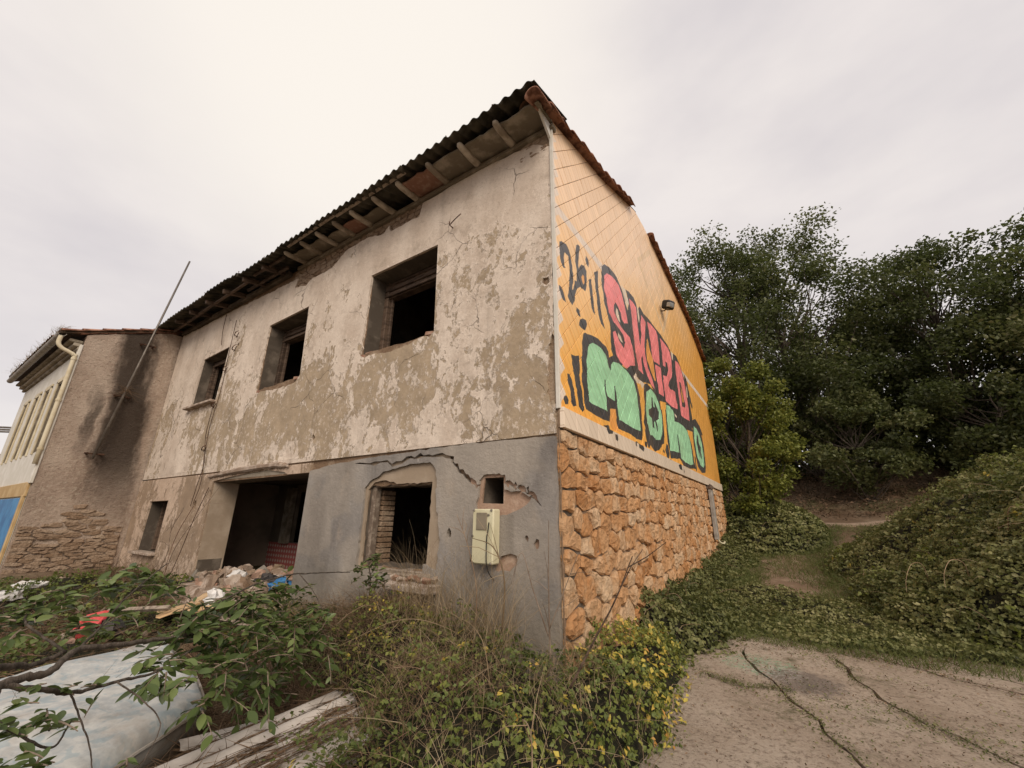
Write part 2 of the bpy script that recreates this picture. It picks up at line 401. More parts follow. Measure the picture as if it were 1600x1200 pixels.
MT['steel'] = simple('dull_steel', (.16, .14, .12), (.28, .25, .22), 8, .55, .2, .002, metal=.6)
MT['zinc'] = simple('zinc_gutter', (.22, .20, .17), (.36, .33, .29), 6, .6, .3, .003)
MT['cream'] = simple('cream_plastic', (.56, .52, .34), (.66, .62, .43), 3, .5, .2, .002, spec=.5)
MT['cream_pipe'] = simple('cream_pipe', (.50, .42, .27), (.62, .55, .40), 5, .6, .2, .002)
MT['taupe'] = simple('taupe_plastic', (.20, .17, .12), (.25, .21, .15), 6, .5, .2, .002)
MT['black'] = simple('black_plastic', (.012, .012, .012), (.03, .03, .03), 6, .5, .2, .002)
MT['glass'] = simple('dusty_glass', (.25, .25, .24), (.4, .4, .38), 6, .2, .1, .001, spec=.8)
MT['whitep'] = simple('white_paint', (.60, .57, .50), (.74, .71, .66), 3, .7, .3, .004)
MT['ochre'] = simple('ochre_paint', (.42, .28, .13), (.52, .38, .20), 3, .8, .3, .004)
MT['blue'] = simple('blue_paint', (.03, .14, .33), (.06, .24, .48), 3, .55, .4, .004)
def tilemat():
    t = NT('glazed_tile'); x, y, z = t.xyz()
    c = t.n.new('ShaderNodeCombineXYZ')
    t.l.new(t.math('DIVIDE', y, 11.6), c.inputs[0]); t.l.new(t.math('DIVIDE', t.math('SUBTRACT', z, 2.3), 6.0), c.inputs[1])
    im = t.n.new('ShaderNodeTexImage'); im.image = GIMG; im.extension = 'EXTEND'; t.l.new(c.outputs[0], im.inputs[0])
    a = t.attr()
    v = t.math('ADD', .93, t.math('MULTIPLY', a, .12))
    col = t.mix(1.0, im.outputs[0], v, 'MULTIPLY')
    col = t.mix(t.rng(t.noise(1.1, 6, .65, t.map((1, 1, .35))), .52, .8, 0, .35), col, (.30, .17, .07))
    gr = t.math('ADD', t.math('MULTIPLY', y, .7071), t.math('MULTIPLY', z, .7071))
    gv = t.math('ABSOLUTE', t.math('SUBTRACT', t.math('FRACT', t.math('DIVIDE', gr, .103)), .5))
    groove = t.rng(gv, .44, .475)
    col = t.mix(t.math('MULTIPLY', groove, .38), col, (.28, .15, .07))
    return t.fin(col, .38, t.math('SUBTRACT', t.math('MULTIPLY', t.noise(6, 3), .3), groove), .4, .004, .5)
def stonemat(name, c1, c2, c3, dirt=(.12, .07, .04)):
    t = NT(name); a = t.attr()
    col = t.ramp(a, [(0, c1), (.5, c2), (1, c3)])
    col = t.mix(t.rng(t.noise(6, 6, .7), .42, .66, 0, .75), col, c2)
    col = t.mix(t.rng(t.noise(3.2, 5, .65, t.map((1, 1, 1), (3, 1, 2))), .50, .70, 0, .75), col, c3)
    col = t.mix(t.rng(t.noise(22, 6, .75), .52, .72, 0, .6), col, dirt)
    h = t.math('ADD', t.noise(10, 9, .8), t.math('MULTIPLY', t.vor(21, t.mixvec(.25)), .5))
    return t.fin(col, .92, h, .9, .035, .25)
MT['stone'] = stonemat('ochre_stone', (.43, .195, .07), (.55, .31, .15), (.62, .45, .29))
MT['mortar'] = simple('mortar', (.22, .15, .095), (.38, .27, .19), 9, .95, .8, .01)
MT['nbstone'] = stonemat('brown_stone', (.24, .16, .10), (.32, .23, .16), (.38, .29, .21), (.10, .07, .05))
def nbwall():
    t = NT('stained_side_wall'); x, y, z = t.xyz()
    c = t.ramp(t.noise(1.3, 7, .65, t.map((1, 1, .6))), [(.3, (.30, .22, .165)), (.5, (.50, .39, .31)), (.72, (.64, .53, .43))])
    c = t.mix(t.rng(t.noise(9, 7, .8, t.map((1, 1.4, 1.8))), .5, .60, 0, .6), c, (.58, .49, .39))
    c = t.mix(t.rng(t.noise(13, 6, .75, t.map((1, 1.5, 3.2))), .54, .66, 0, .55), c, (.15, .10, .075))
    # rain stain, a band leaning with the wall
    ww = t.math('ADD', t.math('MULTIPLY', t.math('SUBTRACT', z, 4.0), -.09), t.math('MULTIPLY', t.noise(1.6, 5, .65, t.map((1, 1, .35))), .9))
    d = t.math('ABSOLUTE', t.math('ADD', t.math('SUBTRACT', y, ww), 1.17))
    st = t.math('MULTIPLY', t.rng(d, .20, .50, 1, 0), t.rng(z, 1.0, 3.0))
    d2 = t.math('ABSOLUTE', t.math('ADD', t.math('SUBTRACT', y, ww), 1.75))
    st2 = t.math('MULTIPLY', t.math('MULTIPLY', t.rng(d2, .02, .16, 1, 0), t.rng(z, 2.6, 3.6)), t.rng(z, 3.9, 4.8, 1, 0))
    c = t.mix(t.math('MULTIPLY', t.math('MAXIMUM', st, t.math('MULTIPLY', st2, .8)), .90), c, (.040, .029, .022))
    h = t.math('ADD', t.noise(6, 9, .8), t.math('MULTIPLY', t.noise(16, 6, .8), .9))
    return t.fin(c, .95, h, 1.0, .06, .15)
MT['nbwall'] = nbwall()
def soil():
    t = NT('soil'); n = t.noise(.8, 6, .6)
    c = t.ramp(n, [(.3, (.10, .062, .038)), (.5, (.165, .115, .075)), (.7, (.25, .19, .13))])
    c = t.mix(t.rng(t.noise(9, 6, .7), .5, .7, 0, .6), c, (.07, .045, .03))
    c = t.mix(t.rng(t.noise(.45, 5, .6, t.map((1, 1, 1), (4, 2, 0))), .5, .62, 0, .6), c, (.075, .085, .03))
    return t.fin(c, .97, t.math('ADD', t.noise(14, 8, .7), t.noise(3, 3)), .8, .03, .1)
MT['soil'] = soil()
def slab():
    t = NT('old_concrete'); x, y, z = t.xyz()
    c = t.ramp(t.noise(1.1, 7, .62), [(.3, (.30, .235, .175)), (.5, (.43, .35, .275)), (.7, (.52, .44, .355))])
    c = t.mix(t.rng(t.noise(26, 5, .8), .48, .64, 0, .75), c, (.15, .11, .08)); c = t.mix(t.rng(t.noise(60, 4, .8), .56, .66, 0, .6), c, (.50, .42, .34))
    c = t.mix(t.rng(t.vor(34), .05, .16, .55, 0), c, (.50, .43, .35))
    c = t.mix(t.rng(t.noise(2.3, 6, .7, t.map((1, 1, 1), (7, 1, 0))), .54, .70, 0, .75), c, (.10, .095, .045))
    def spot(cx, cy, r, k, sc):
        v = t.n.new('ShaderNodeVectorMath'); v.operation = 'DISTANCE'; t.l.new(t.map((1, 1, 0)), v.inputs[0]); v.inputs[1].default_value = (cx, cy, 0)
        dd = t.math('ADD', v.outputs['Value'], t.math('MULTIPLY', t.math('SUBTRACT', t.noise(sc, 6, .8), .5), r * 1.6))
        return t.math('MULTIPLY', t.rng(dd, r * .55, r, 1, 0), k)
    c = t.mix(t.math('MULTIPLY', spot(1.22, 2.15, .42, .8, 9), t.rng(t.noise(30, 4), .45, .6)), c, (.26, .42, .27))
    c = t.mix(spot(1.62, 1.85, .40, .55, 11), c, (.085, .075, .075))
    c = t.mix(t.math('MULTIPLY', spot(1.35, 2.0, .35, .5, 12), t.rng(t.noise(36, 4), .5, .62)), c, (.55, .52, .48))
    return t.fin(c, .93, t.math('ADD', t.noise(24, 8, .8), t.noise(4, 3)), 1.0, .022, .15)
MT['slab'] = slab()
MT['road'] = simple('dirt_road', (.30, .21, .15), (.42, .31, .23), 1.5, .95, .4, .02)
MT['mattress'] = None
def mattress():
    t = NT('mattress_ticking')
    c = t.mix(t.rng(t.noise(7, 6, .7), .35, .65), (.40, .42, .42), (.56, .56, .53))
    c = t.mix(t.rng(t.noise(11, 4, .5, t.mixvec(.3)), .53, .60, 0, .5), c, (.27, .36, .40))
    c = t.mix(t.rng(t.noise(1.6, 6, .65), .48, .7, 0, .65), c, (.33, .25, .18))
    return t.fin(c, .85, t.math('ADD', t.noise(2.2, 5), t.math('MULTIPLY', t.vor(8.5, t.mixvec(.12), 'SMOOTH_F1'), .35)), .8, .04, .2)
MT['mattress'] = mattress()
MT['border'] = simple('mattress_border', (.22, .18, .14), (.50, .47, .42), 3, .9, .5, .01)
MT['redp'] = simple('red_plastic', (.50, .03, .04), (.62, .07, .07), 5, .5, .3, .005, spec=.5)
MT['card'] = simple('tan_cardboard', (.50, .33, .17), (.62, .45, .27), 4, .9, .3, .005)
MT['rag_white'] = simple('white_rag', (.60, .58, .55), (.74, .72, .70), 6, .9, .6, .01)
MT['rag_blue'] = simple('blue_rag', (.03, .13, .30), (.07, .22, .42), 7, .9, .6, .01)
MT['rag_dark'] = simple('dark_rag', (.03, .028, .028), (.09, .08, .075), 7, .9, .6, .01)
MT['rubble'] = simple('broken_rubble', (.26, .19, .14), (.48, .40, .33), 8, .95, .7, .01)
MT['bark'] = simple('bark', (.06, .048, .036), (.15, .12, .095), 9, .95, .9, .02, stretch=(3, 3, .8))
MT['twig'] = simple('twig', (.14, .10, .07), (.27, .21, .16), 9, .9, .4, .004)
MT['cane'] = simple('dry_cane', (.20, .13, .08), (.36, .27, .17), 9, .9, .4, .004)
MT['far_wall'] = simple('far_wall', (.30, .22, .17), (.38, .30, .24), 2, .9)
MT['leaf_dark'] = leafmat('alder_leaf', [(.0, (.036, .044, .018)), (.4, (.085, .100, .038)), (.75, (.150, .160, .062)), (1, (.23, .21, .095))], .38, .5, .35)
MT['leaf_yel'] = leafmat('ash_leaf', [(.0, (.10, .12, .022)), (.45, (.20, .22, .042)), (.8, (.27, .27, .06)), (1, (.36, .33, .09))], .35, .5, .5)
MT['leaf_bramble'] = leafmat('bramble_leaf', [(.0, (.05, .058, .020)), (.33, (.125, .138, .045)), (.66, (.235, .235, .088)), (1, (.38, .35, .17))], .32, .55, .7)
MT['leaf_front'] = leafmat('front_bramble_leaf', [(.0, (.055, .075, .020)), (.45, (.13, .165, .040)), (.8, (.24, .26, .06)), (1, (.42, .37, .08))], .3, .5, 1.2)
MT['leaf_yellow'] = leafmat('yellow_leaf', [(0, (.42, .33, .05)), (.6, (.62, .50, .10)), (1, (.60, .30, .08))], .3, .5, 2)
MT['leaf_big'] = leafmat('broad_leaf', [(.0, (.040, .062, .018)), (.5, (.09, .13, .038)), (1, (.20, .25, .085))], .25, .38, 2)
MT['grass'] = leafmat('grass_blade', [(.0, (.07, .095, .022)), (.5, (.13, .155, .042)), (1, (.22, .21, .09))], .3, .6, 1)
MT['straw'] = leafmat('straw', [(.0, (.13, .085, .045)), (.5, (.27, .19, .11)), (1, (.46, .37, .24))], .2, .8, 2)
MT['duff'] = leafmat('dead_stalk', [(.0, (.06, .038, .022)), (.5, (.14, .085, .05)), (1, (.27, .18, .11))], .1, .9, 2)
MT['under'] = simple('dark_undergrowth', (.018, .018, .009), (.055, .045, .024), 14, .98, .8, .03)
MT['pink_render'] = simple('pinkish_base_coat', (.36, .24, .17), (.52, .39, .30), 7, .95, .7, .012)
MT['path'] = simple('trodden_earth', (.19, .13, .085), (.33, .25, .18), 2.5, .97, .7, .03)
GRAF=[('K',[(0.11,4.73),(0.16,4.77),(0.3,4.81),(0.38,4.78),(0.43,4.73),(0.44,4.63),(0.45,4.48),(0.46,4.37),(0.42,4.24),(0.31,4.14),(0.35,4.31),(0.36,4.5),(0.35,4.67),(0.24,4.66),(0.21,4.57),(0.22,4.45),(0.26,4.45),(0.18,4.41),(0.13,4.45),(0.11,4.54),(0.1,4.63)]),
('K',[(0.6,4.99),(0.66,5.04),(0.71,5.04),(0.68,4.9),(0.64,4.74),(0.66,4.67),(0.73,4.77),(0.84,4.81),(0.9,4.76),(0.91,4.64),(0.88,4.53),(0.83,4.42),(0.77,4.42),(0.68,4.41),(0.58,4.33),(0.51,4.22),(0.49,4.12),(0.4,4.01),(0.33,4.04),(0.29,4.08),(0.34,4.19),(0.45,4.25),(0.5,4.35),(0.5,4.41),(0.57,4.43),(0.58,4.63),(0.55,4.73),(0.57,4.89)]),
('O',[(0.78,4.65),(0.82,4.64),(0.82,4.56),(0.78,4.49),(0.73,4.52),(0.71,4.57)]),
('K',[(0.91,5.02),(0.98,5.01),(1.02,4.95),(1.0,4.88),(0.93,4.89),(0.9,4.95)]),
('K',[(0.07,4.12),(0.14,4.12),(0.18,4.07),(0.2,4.01),(0.23,3.97),(0.14,3.96),(0.09,4.0),(0.07,4.06)]),
('K',[(0.98,4.68),(1.06,4.73),(1.09,4.53),(1.1,4.35),(1.12,4.2),(1.04,4.22),(1.01,4.27),(0.98,4.48)]),
('K',[(1.19,4.91),(1.34,5.02),(1.32,4.78),(1.35,4.53),(1.4,4.28),(1.47,4.13),(1.33,4.16),(1.26,4.27),(1.22,4.57)]),
('K',[(0.54,4.05),(0.62,4.05),(0.63,3.96),(0.57,3.94),(0.51,3.99)]),
('K',[(0.59,3.9),(0.7,3.97),(0.81,3.99),(0.82,3.92),(0.75,3.82),(0.65,3.81),(0.57,3.82)]),
('K',[(0.11,2.81),(0.16,2.83),(0.21,2.79),(0.19,2.74),(0.12,2.72),(0.09,2.77)]),
('K',[(0.2,3.09),(0.27,3.1),(0.33,3.02),(0.37,2.89),(0.4,2.77),(0.31,2.74),(0.27,2.77),(0.27,2.9),(0.22,2.99)]),
('K',[(0.31,3.35),(0.43,3.37),(0.53,3.41),(0.54,3.3),(0.53,3.1),(0.57,2.97),(0.61,2.77),(0.55,2.73),(0.47,2.78),(0.43,2.94),(0.39,3.11),(0.34,3.23)]),
('K',[(0.71,3.77),(0.77,3.8),(0.82,3.8),(0.96,3.84),(1.18,3.88),(1.49,3.87),(1.56,3.82),(1.57,3.74),(1.76,3.84),(1.85,3.87),(1.86,3.93),(2.21,3.92),(1.7,3.15),(1.61,3.01),(1.47,2.98),(1.43,2.87),(1.18,2.82),(0.96,2.78),(0.66,2.79),(0.62,2.89),(0.59,3.12),(0.6,3.32),(0.65,3.66)]),
('K',[(1.56,3.73),(1.77,3.83),(2.01,3.78),(2.41,3.82),(2.73,3.8),(2.86,3.68),(2.93,3.51),(2.93,3.22),(2.92,2.94),(2.83,2.77),(2.55,2.75),(2.15,2.77),(1.73,2.76),(1.69,2.9),(1.67,3.02),(1.47,2.98),(1.43,2.8),(1.21,2.78),(0.87,2.78),(0.69,2.79),(0.65,2.88),(0.75,3.37)]),
('O',[(1.48,2.98),(1.68,3.02),(1.69,2.87),(1.73,2.75),(1.96,2.74),(1.78,2.72),(1.49,2.71),(1.43,2.74)]),
('G',[(0.76,3.44),(0.83,3.63),(0.87,3.68),(0.98,3.74),(1.1,3.76),(1.24,3.77),(1.41,3.73),(1.49,3.68),(1.52,3.58),(1.57,3.54),(1.61,3.57),(1.71,3.68),(1.82,3.76),(1.7,3.17),(1.64,3.14),(1.45,3.13),(1.36,3.12),(1.37,2.91),(1.3,2.92),(1.14,2.91),(1.06,2.91),(0.88,2.9),(0.77,2.91),(0.75,3.02),(0.74,3.27)]),
('G',[(1.63,3.65),(1.73,3.73),(1.96,3.78),(2.25,3.78),(2.5,3.75),(2.67,3.7),(2.77,3.54),(2.78,3.4),(2.81,3.19),(2.8,2.91),(2.58,2.89),(2.28,2.89),(1.95,2.9),(1.8,2.89),(1.77,2.97),(1.77,3.15),(1.74,3.37),(1.69,3.31),(1.68,3.13),(1.45,3.12),(1.41,3.13),(1.41,3.19),(1.51,3.46),(1.57,3.49)]),
('K',[(1.33,3.34),(1.36,3.35),(1.37,3.21),(1.41,3.13),(1.65,3.13),(1.68,3.13),(1.71,3.36),(1.74,3.37),(1.77,3.22),(1.77,3.03),(1.73,2.87),(1.72,3.02),(1.42,2.97),(1.4,2.91),(1.36,2.91),(1.35,3.08),(1.32,3.22)]),
('K',[(1.19,2.7),(1.38,2.74),(1.41,2.66),(1.38,2.62),(1.23,2.59),(1.17,2.64)]),
('K',[(1.47,2.63),(1.56,2.64),(1.58,2.58),(1.55,2.55),(1.48,2.56)]),
('K',[(2.32,2.67),(2.39,2.67),(2.4,2.6),(2.33,2.61)]),
('K',[(2.49,2.71),(2.69,2.69),(2.76,2.62),(2.71,2.57),(2.5,2.6)]),
('K',[(1.52,5.2),(1.66,5.32),(1.86,5.38),(2.05,5.4),(2.23,5.4),(2.34,5.33),(2.44,5.28),(2.54,5.19),(2.67,4.98),(2.79,5.17),(2.68,5.4),(2.85,5.44),(3.12,5.46),(3.26,5.4),(3.33,5.29),(3.48,5.45),(3.75,5.4),(4.12,5.45),(4.56,5.44),(5.05,5.46),(5.57,5.45),(5.87,5.38),(5.91,5.2),(5.9,4.92),(5.99,4.59),(6.05,4.19),(5.43,3.94),(4.8,3.85),(4.25,3.79),(3.97,3.85),(3.72,3.95),(3.32,3.87),(2.88,3.87),(2.64,3.79),(2.39,3.82),(2.07,3.82),(1.78,3.8),(1.69,3.9),(1.68,4.08),(1.72,4.32),(1.65,4.4),(1.54,4.58),(1.5,4.73),(1.47,4.91)]),
('K',[(4.27,4.92),(5.49,5.38),(5.88,5.36),(6.0,5.31),(6.01,5.18),(6.17,5.41),(6.5,5.47),(6.72,5.42),(6.99,5.28),(7.24,5.09),(7.5,4.92),(7.63,4.66),(7.62,4.33),(7.7,4.14),(7.6,3.85),(7.25,3.74),(6.64,3.76),(6.24,3.77),(5.54,3.7),(5.2,3.84),(4.77,3.85),(4.27,3.76),(4.1,3.87),(3.91,3.94)]),
('P',[(1.61,5.09),(1.75,5.21),(1.95,5.27),(2.15,5.29),(2.31,5.28),(2.41,5.19),(2.51,5.04),(2.58,4.88),(2.63,4.72),(2.42,4.63),(2.3,4.66),(2.26,4.76),(2.15,4.82),(2.04,4.84),(1.96,4.75),(1.96,4.64),(2.06,4.55),(2.22,4.49),(2.47,4.48),(2.68,4.48),(2.76,4.35),(2.82,4.15),(2.83,4.02),(2.68,3.97),(2.54,3.93),(2.39,3.84),(2.27,3.82),(2.04,3.83),(1.9,3.9),(1.84,4.04),(1.81,4.23),(1.93,4.3),(2.08,4.2),(2.28,4.14),(2.38,4.28),(2.32,4.38),(2.13,4.42),(1.87,4.44),(1.7,4.51),(1.63,4.71),(1.57,4.85)]),
('W',[(2.06,4.75),(2.13,4.74),(2.19,4.64),(2.21,4.55),(2.11,4.55),(2.03,4.62)]),
('W',[(2.05,4.32),(2.18,4.31),(2.26,4.22),(2.16,4.21),(2.05,4.24)]),
('W',[(2.41,5.35),(2.68,5.39),(2.67,5.25),(2.71,5.0),(2.61,5.09),(2.49,5.22)]),
('P',[(2.82,5.29),(3.04,5.33),(3.24,5.31),(3.24,5.14),(3.23,4.93),(3.26,4.6),(3.3,4.57),(3.4,4.81),(3.45,5.05),(3.55,5.29),(3.71,5.27),(3.82,5.25),(3.72,4.99),(3.58,4.68),(3.55,4.45),(3.65,4.23),(3.89,4.1),(4.0,3.93),(3.8,3.94),(3.63,4.03),(3.46,4.14),(3.32,4.37),(3.25,4.3),(3.26,4.09),(3.3,4.01),(3.16,4.01),(3.02,4.02),(2.93,4.22),(2.92,4.5),(2.9,4.79),(2.88,5.06)]),
('W',[(3.31,5.38),(3.39,5.35),(3.41,5.14),(3.35,5.03),(3.3,5.13)]),
('O',[(3.82,4.92),(3.95,4.7),(4.1,4.57),(4.13,4.28),(4.16,4.13),(4.07,4.12),(3.87,4.21),(3.65,4.4),(3.66,4.61)]),
('P',[(3.95,5.32),(4.21,5.38),(4.61,5.4),(4.72,5.33),(4.72,5.07),(4.67,4.78),(4.63,4.61),(4.43,4.59),(4.16,4.54),(4.07,4.61),(4.06,4.85),(4.01,5.14)]),
('P',[(4.22,4.5),(4.69,4.58),(4.68,4.29),(4.71,4.12),(4.67,3.94),(4.3,3.92),(4.28,4.11),(4.23,4.31)]),
('P',[(4.93,5.35),(5.31,5.37),(5.7,5.37),(5.79,5.18),(5.84,5.05),(5.83,4.9),(5.7,4.67),(5.37,4.47),(5.23,4.34),(5.36,4.29),(5.66,4.34),(5.73,4.23),(5.48,4.05),(5.35,4.1),(4.91,4.1),(4.86,4.31),(4.85,4.46),(5.17,4.53),(5.42,4.75),(5.38,4.92),(5.18,4.89),(5.2,4.78),(5.01,4.84),(4.97,5.08)]),
('P',[(4.99,5.19),(5.45,5.35),(5.79,5.33),(5.9,5.22),(5.86,5.02),(5.8,4.81),(5.66,4.68),(5.37,4.49),(5.23,4.33),(5.28,4.23),(5.48,4.23),(5.57,4.34),(5.87,4.36),(5.87,4.22),(5.95,4.08),(5.92,3.96),(5.29,3.89),(4.82,3.9),(4.81,4.08),(4.79,4.34),(4.95,4.42),(5.25,4.53),(5.43,4.7),(5.58,4.87),(5.47,4.95),(5.25,4.96),(5.15,4.74),(4.94,4.71),(4.96,4.97)]),
('P',[(6.33,5.29),(6.63,5.33),(6.91,5.3),(7.05,5.16),(7.18,4.99),(7.24,4.78),(7.3,4.5),(7.33,4.24),(7.24,3.95),(6.73,3.91),(6.25,3.86),(6.25,4.08),(6.26,4.39),(6.24,4.72),(6.24,5.03)]),
('K',[(6.51,4.78),(6.67,4.83),(6.77,4.66),(6.86,4.43),(6.96,4.3),(6.86,4.21),(6.5,4.16),(6.54,4.42),(6.48,4.58)]),
('O',[(6.6,4.7),(6.69,4.62),(6.76,4.48),(6.79,4.33),(6.61,4.29),(6.63,4.47)]),
('K',[(7.29,5.26),(7.56,5.16),(7.69,4.9),(7.84,4.67),(7.96,4.47),(7.82,4.4),(7.66,4.54),(7.53,4.11),(7.45,4.21),(7.41,4.52),(7.27,4.83)]),
('W',[(5.94,5.4),(6.17,5.41),(6.07,5.2),(5.99,5.21)]),
('W',[(7.38,4.94),(7.47,4.88),(7.43,4.61),(7.32,4.6)]),
('K',[(3.28,3.83),(3.49,3.9),(3.69,3.88),(3.98,3.87),(4.28,3.78),(4.32,3.5),(4.32,3.26),(4.28,3.09),(4.06,2.85),(3.84,2.75),(3.54,2.68),(3.31,2.77),(3.13,2.97),(3.03,3.1),(3.18,3.42),(3.2,3.65)]),
('K',[(3.15,3.34),(4.38,3.61),(4.4,3.36),(4.37,3.11),(4.27,2.93),(3.93,2.84),(3.7,2.78),(3.59,2.87),(3.28,2.95),(3.15,3.06),(3.13,3.2)]),
('G',[(3.37,3.71),(3.69,3.85),(4.01,3.8),(4.2,3.68),(4.25,3.48),(4.27,3.29),(4.24,3.15),(3.99,3.12),(4.08,3.06),(3.71,3.0),(3.37,2.94),(3.23,3.12),(3.23,3.36)]),
('G',[(3.29,3.37),(4.28,3.59),(4.33,3.47),(4.29,3.28),(4.2,3.1),(4.02,2.96),(3.7,2.91),(3.48,2.96),(3.29,3.08),(3.26,3.23)]),
('K',[(3.69,3.7),(3.77,3.69),(3.75,3.52),(3.85,3.53),(3.84,3.66),(3.96,3.59),(4.11,3.5),(4.08,3.37),(3.85,3.29),(3.9,3.19),(3.9,3.09),(3.83,3.1),(3.76,3.27),(3.68,3.22),(3.67,3.11),(3.56,3.11),(3.57,3.28),(3.39,3.3),(3.4,3.39),(3.61,3.47)]),
('K',[(3.06,3.01),(3.2,2.94),(3.35,2.81),(3.24,2.71),(3.16,2.7),(3.06,2.83)]),
('K',[(2.97,2.77),(3.1,2.78),(3.08,2.68),(2.97,2.7)]),
('W',[(2.68,3.79),(2.82,3.9),(2.91,3.82),(3.31,3.84),(3.14,3.7),(3.04,3.76),(2.84,3.72)]),
('K',[(4.68,3.68),(5.38,3.84),(7.18,3.92),(7.42,3.8),(7.53,3.72),(6.66,3.63),(6.91,3.49),(7.11,3.31),(7.16,2.92),(7.29,2.76),(6.26,2.67),(5.87,2.67),(5.51,2.81),(5.19,2.76),(4.68,2.71),(4.67,2.86),(4.57,3.02),(4.61,3.28)]),
('K',[(4.79,3.84),(5.28,3.88),(5.59,3.81),(6.29,3.85),(7.27,3.92),(7.24,3.72),(6.69,3.7),(6.84,3.52),(4.58,3.14)]),
('G',[(4.77,3.7),(5.35,3.83),(5.46,3.77),(5.44,3.59),(5.89,3.64),(6.36,3.65),(6.75,3.6),(6.94,3.41),(7.01,3.16),(6.99,2.84),(6.69,2.79),(6.06,2.79),(5.67,2.83),(5.67,2.99),(5.51,2.93),(5.09,2.9),(4.73,2.87),(4.74,2.99),(4.73,3.14),(4.72,3.35)]),
('K',[(5.06,3.63),(5.16,3.61),(5.19,3.5),(5.09,3.48)]),
('K',[(5.53,3.33),(5.6,3.32),(5.66,3.16),(5.66,2.92),(5.55,2.91),(5.53,3.08)]),
('G',[(4.8,3.81),(5.11,3.85),(5.34,3.79),(5.4,3.64),(4.74,3.25),(4.75,3.48)]),
('W',[(5.51,3.78),(5.74,3.76),(5.69,3.71),(5.52,3.73)]),
('K',[(7.66,4.05),(8.12,4.09),(8.45,4.02),(8.82,3.87),(8.95,3.58),(8.9,3.25),(8.82,2.96),(8.62,2.79),(8.06,2.74),(7.61,2.85),(7.47,3.08),(7.42,3.36),(7.43,3.62),(7.56,3.89)]),
('G',[(7.74,3.91),(8.19,3.92),(8.47,3.8),(8.68,3.61),(8.71,3.33),(8.63,3.01),(8.42,2.9),(7.98,2.94),(7.7,3.11),(7.62,3.36),(7.59,3.58)]),
('K',[(8.07,3.75),(8.19,3.73),(8.19,3.54),(8.41,3.45),(8.34,3.34),(8.35,3.19),(8.29,3.1),(8.15,3.16),(8.15,3.3),(7.97,3.11),(7.97,3.29),(7.84,3.49)]),
('K',[(4.45,2.96),(4.59,2.95),(4.64,2.78),(4.5,2.64),(4.41,2.67),(4.31,2.81)]),
('K',[(4.15,2.81),(4.25,2.79),(4.23,2.74),(4.13,2.76)]),
('K',[(5.39,2.7),(5.42,2.54),(5.2,2.55),(5.12,2.62)]),
('K',[(5.58,2.61),(5.64,2.56),(5.61,2.5),(5.55,2.54)]),
('K',[(7.27,3.08),(7.4,3.04),(7.39,2.72),(7.26,2.71)]),
('K',[(7.64,4.05),(8.14,4.19),(8.72,4.09),(9.04,3.89),(8.51,3.8),(7.97,3.95)]),
('K',[(2.85,3.92),(3.2,3.98),(3.36,3.92),(3.26,3.84),(2.96,3.82),(2.85,3.84)])]
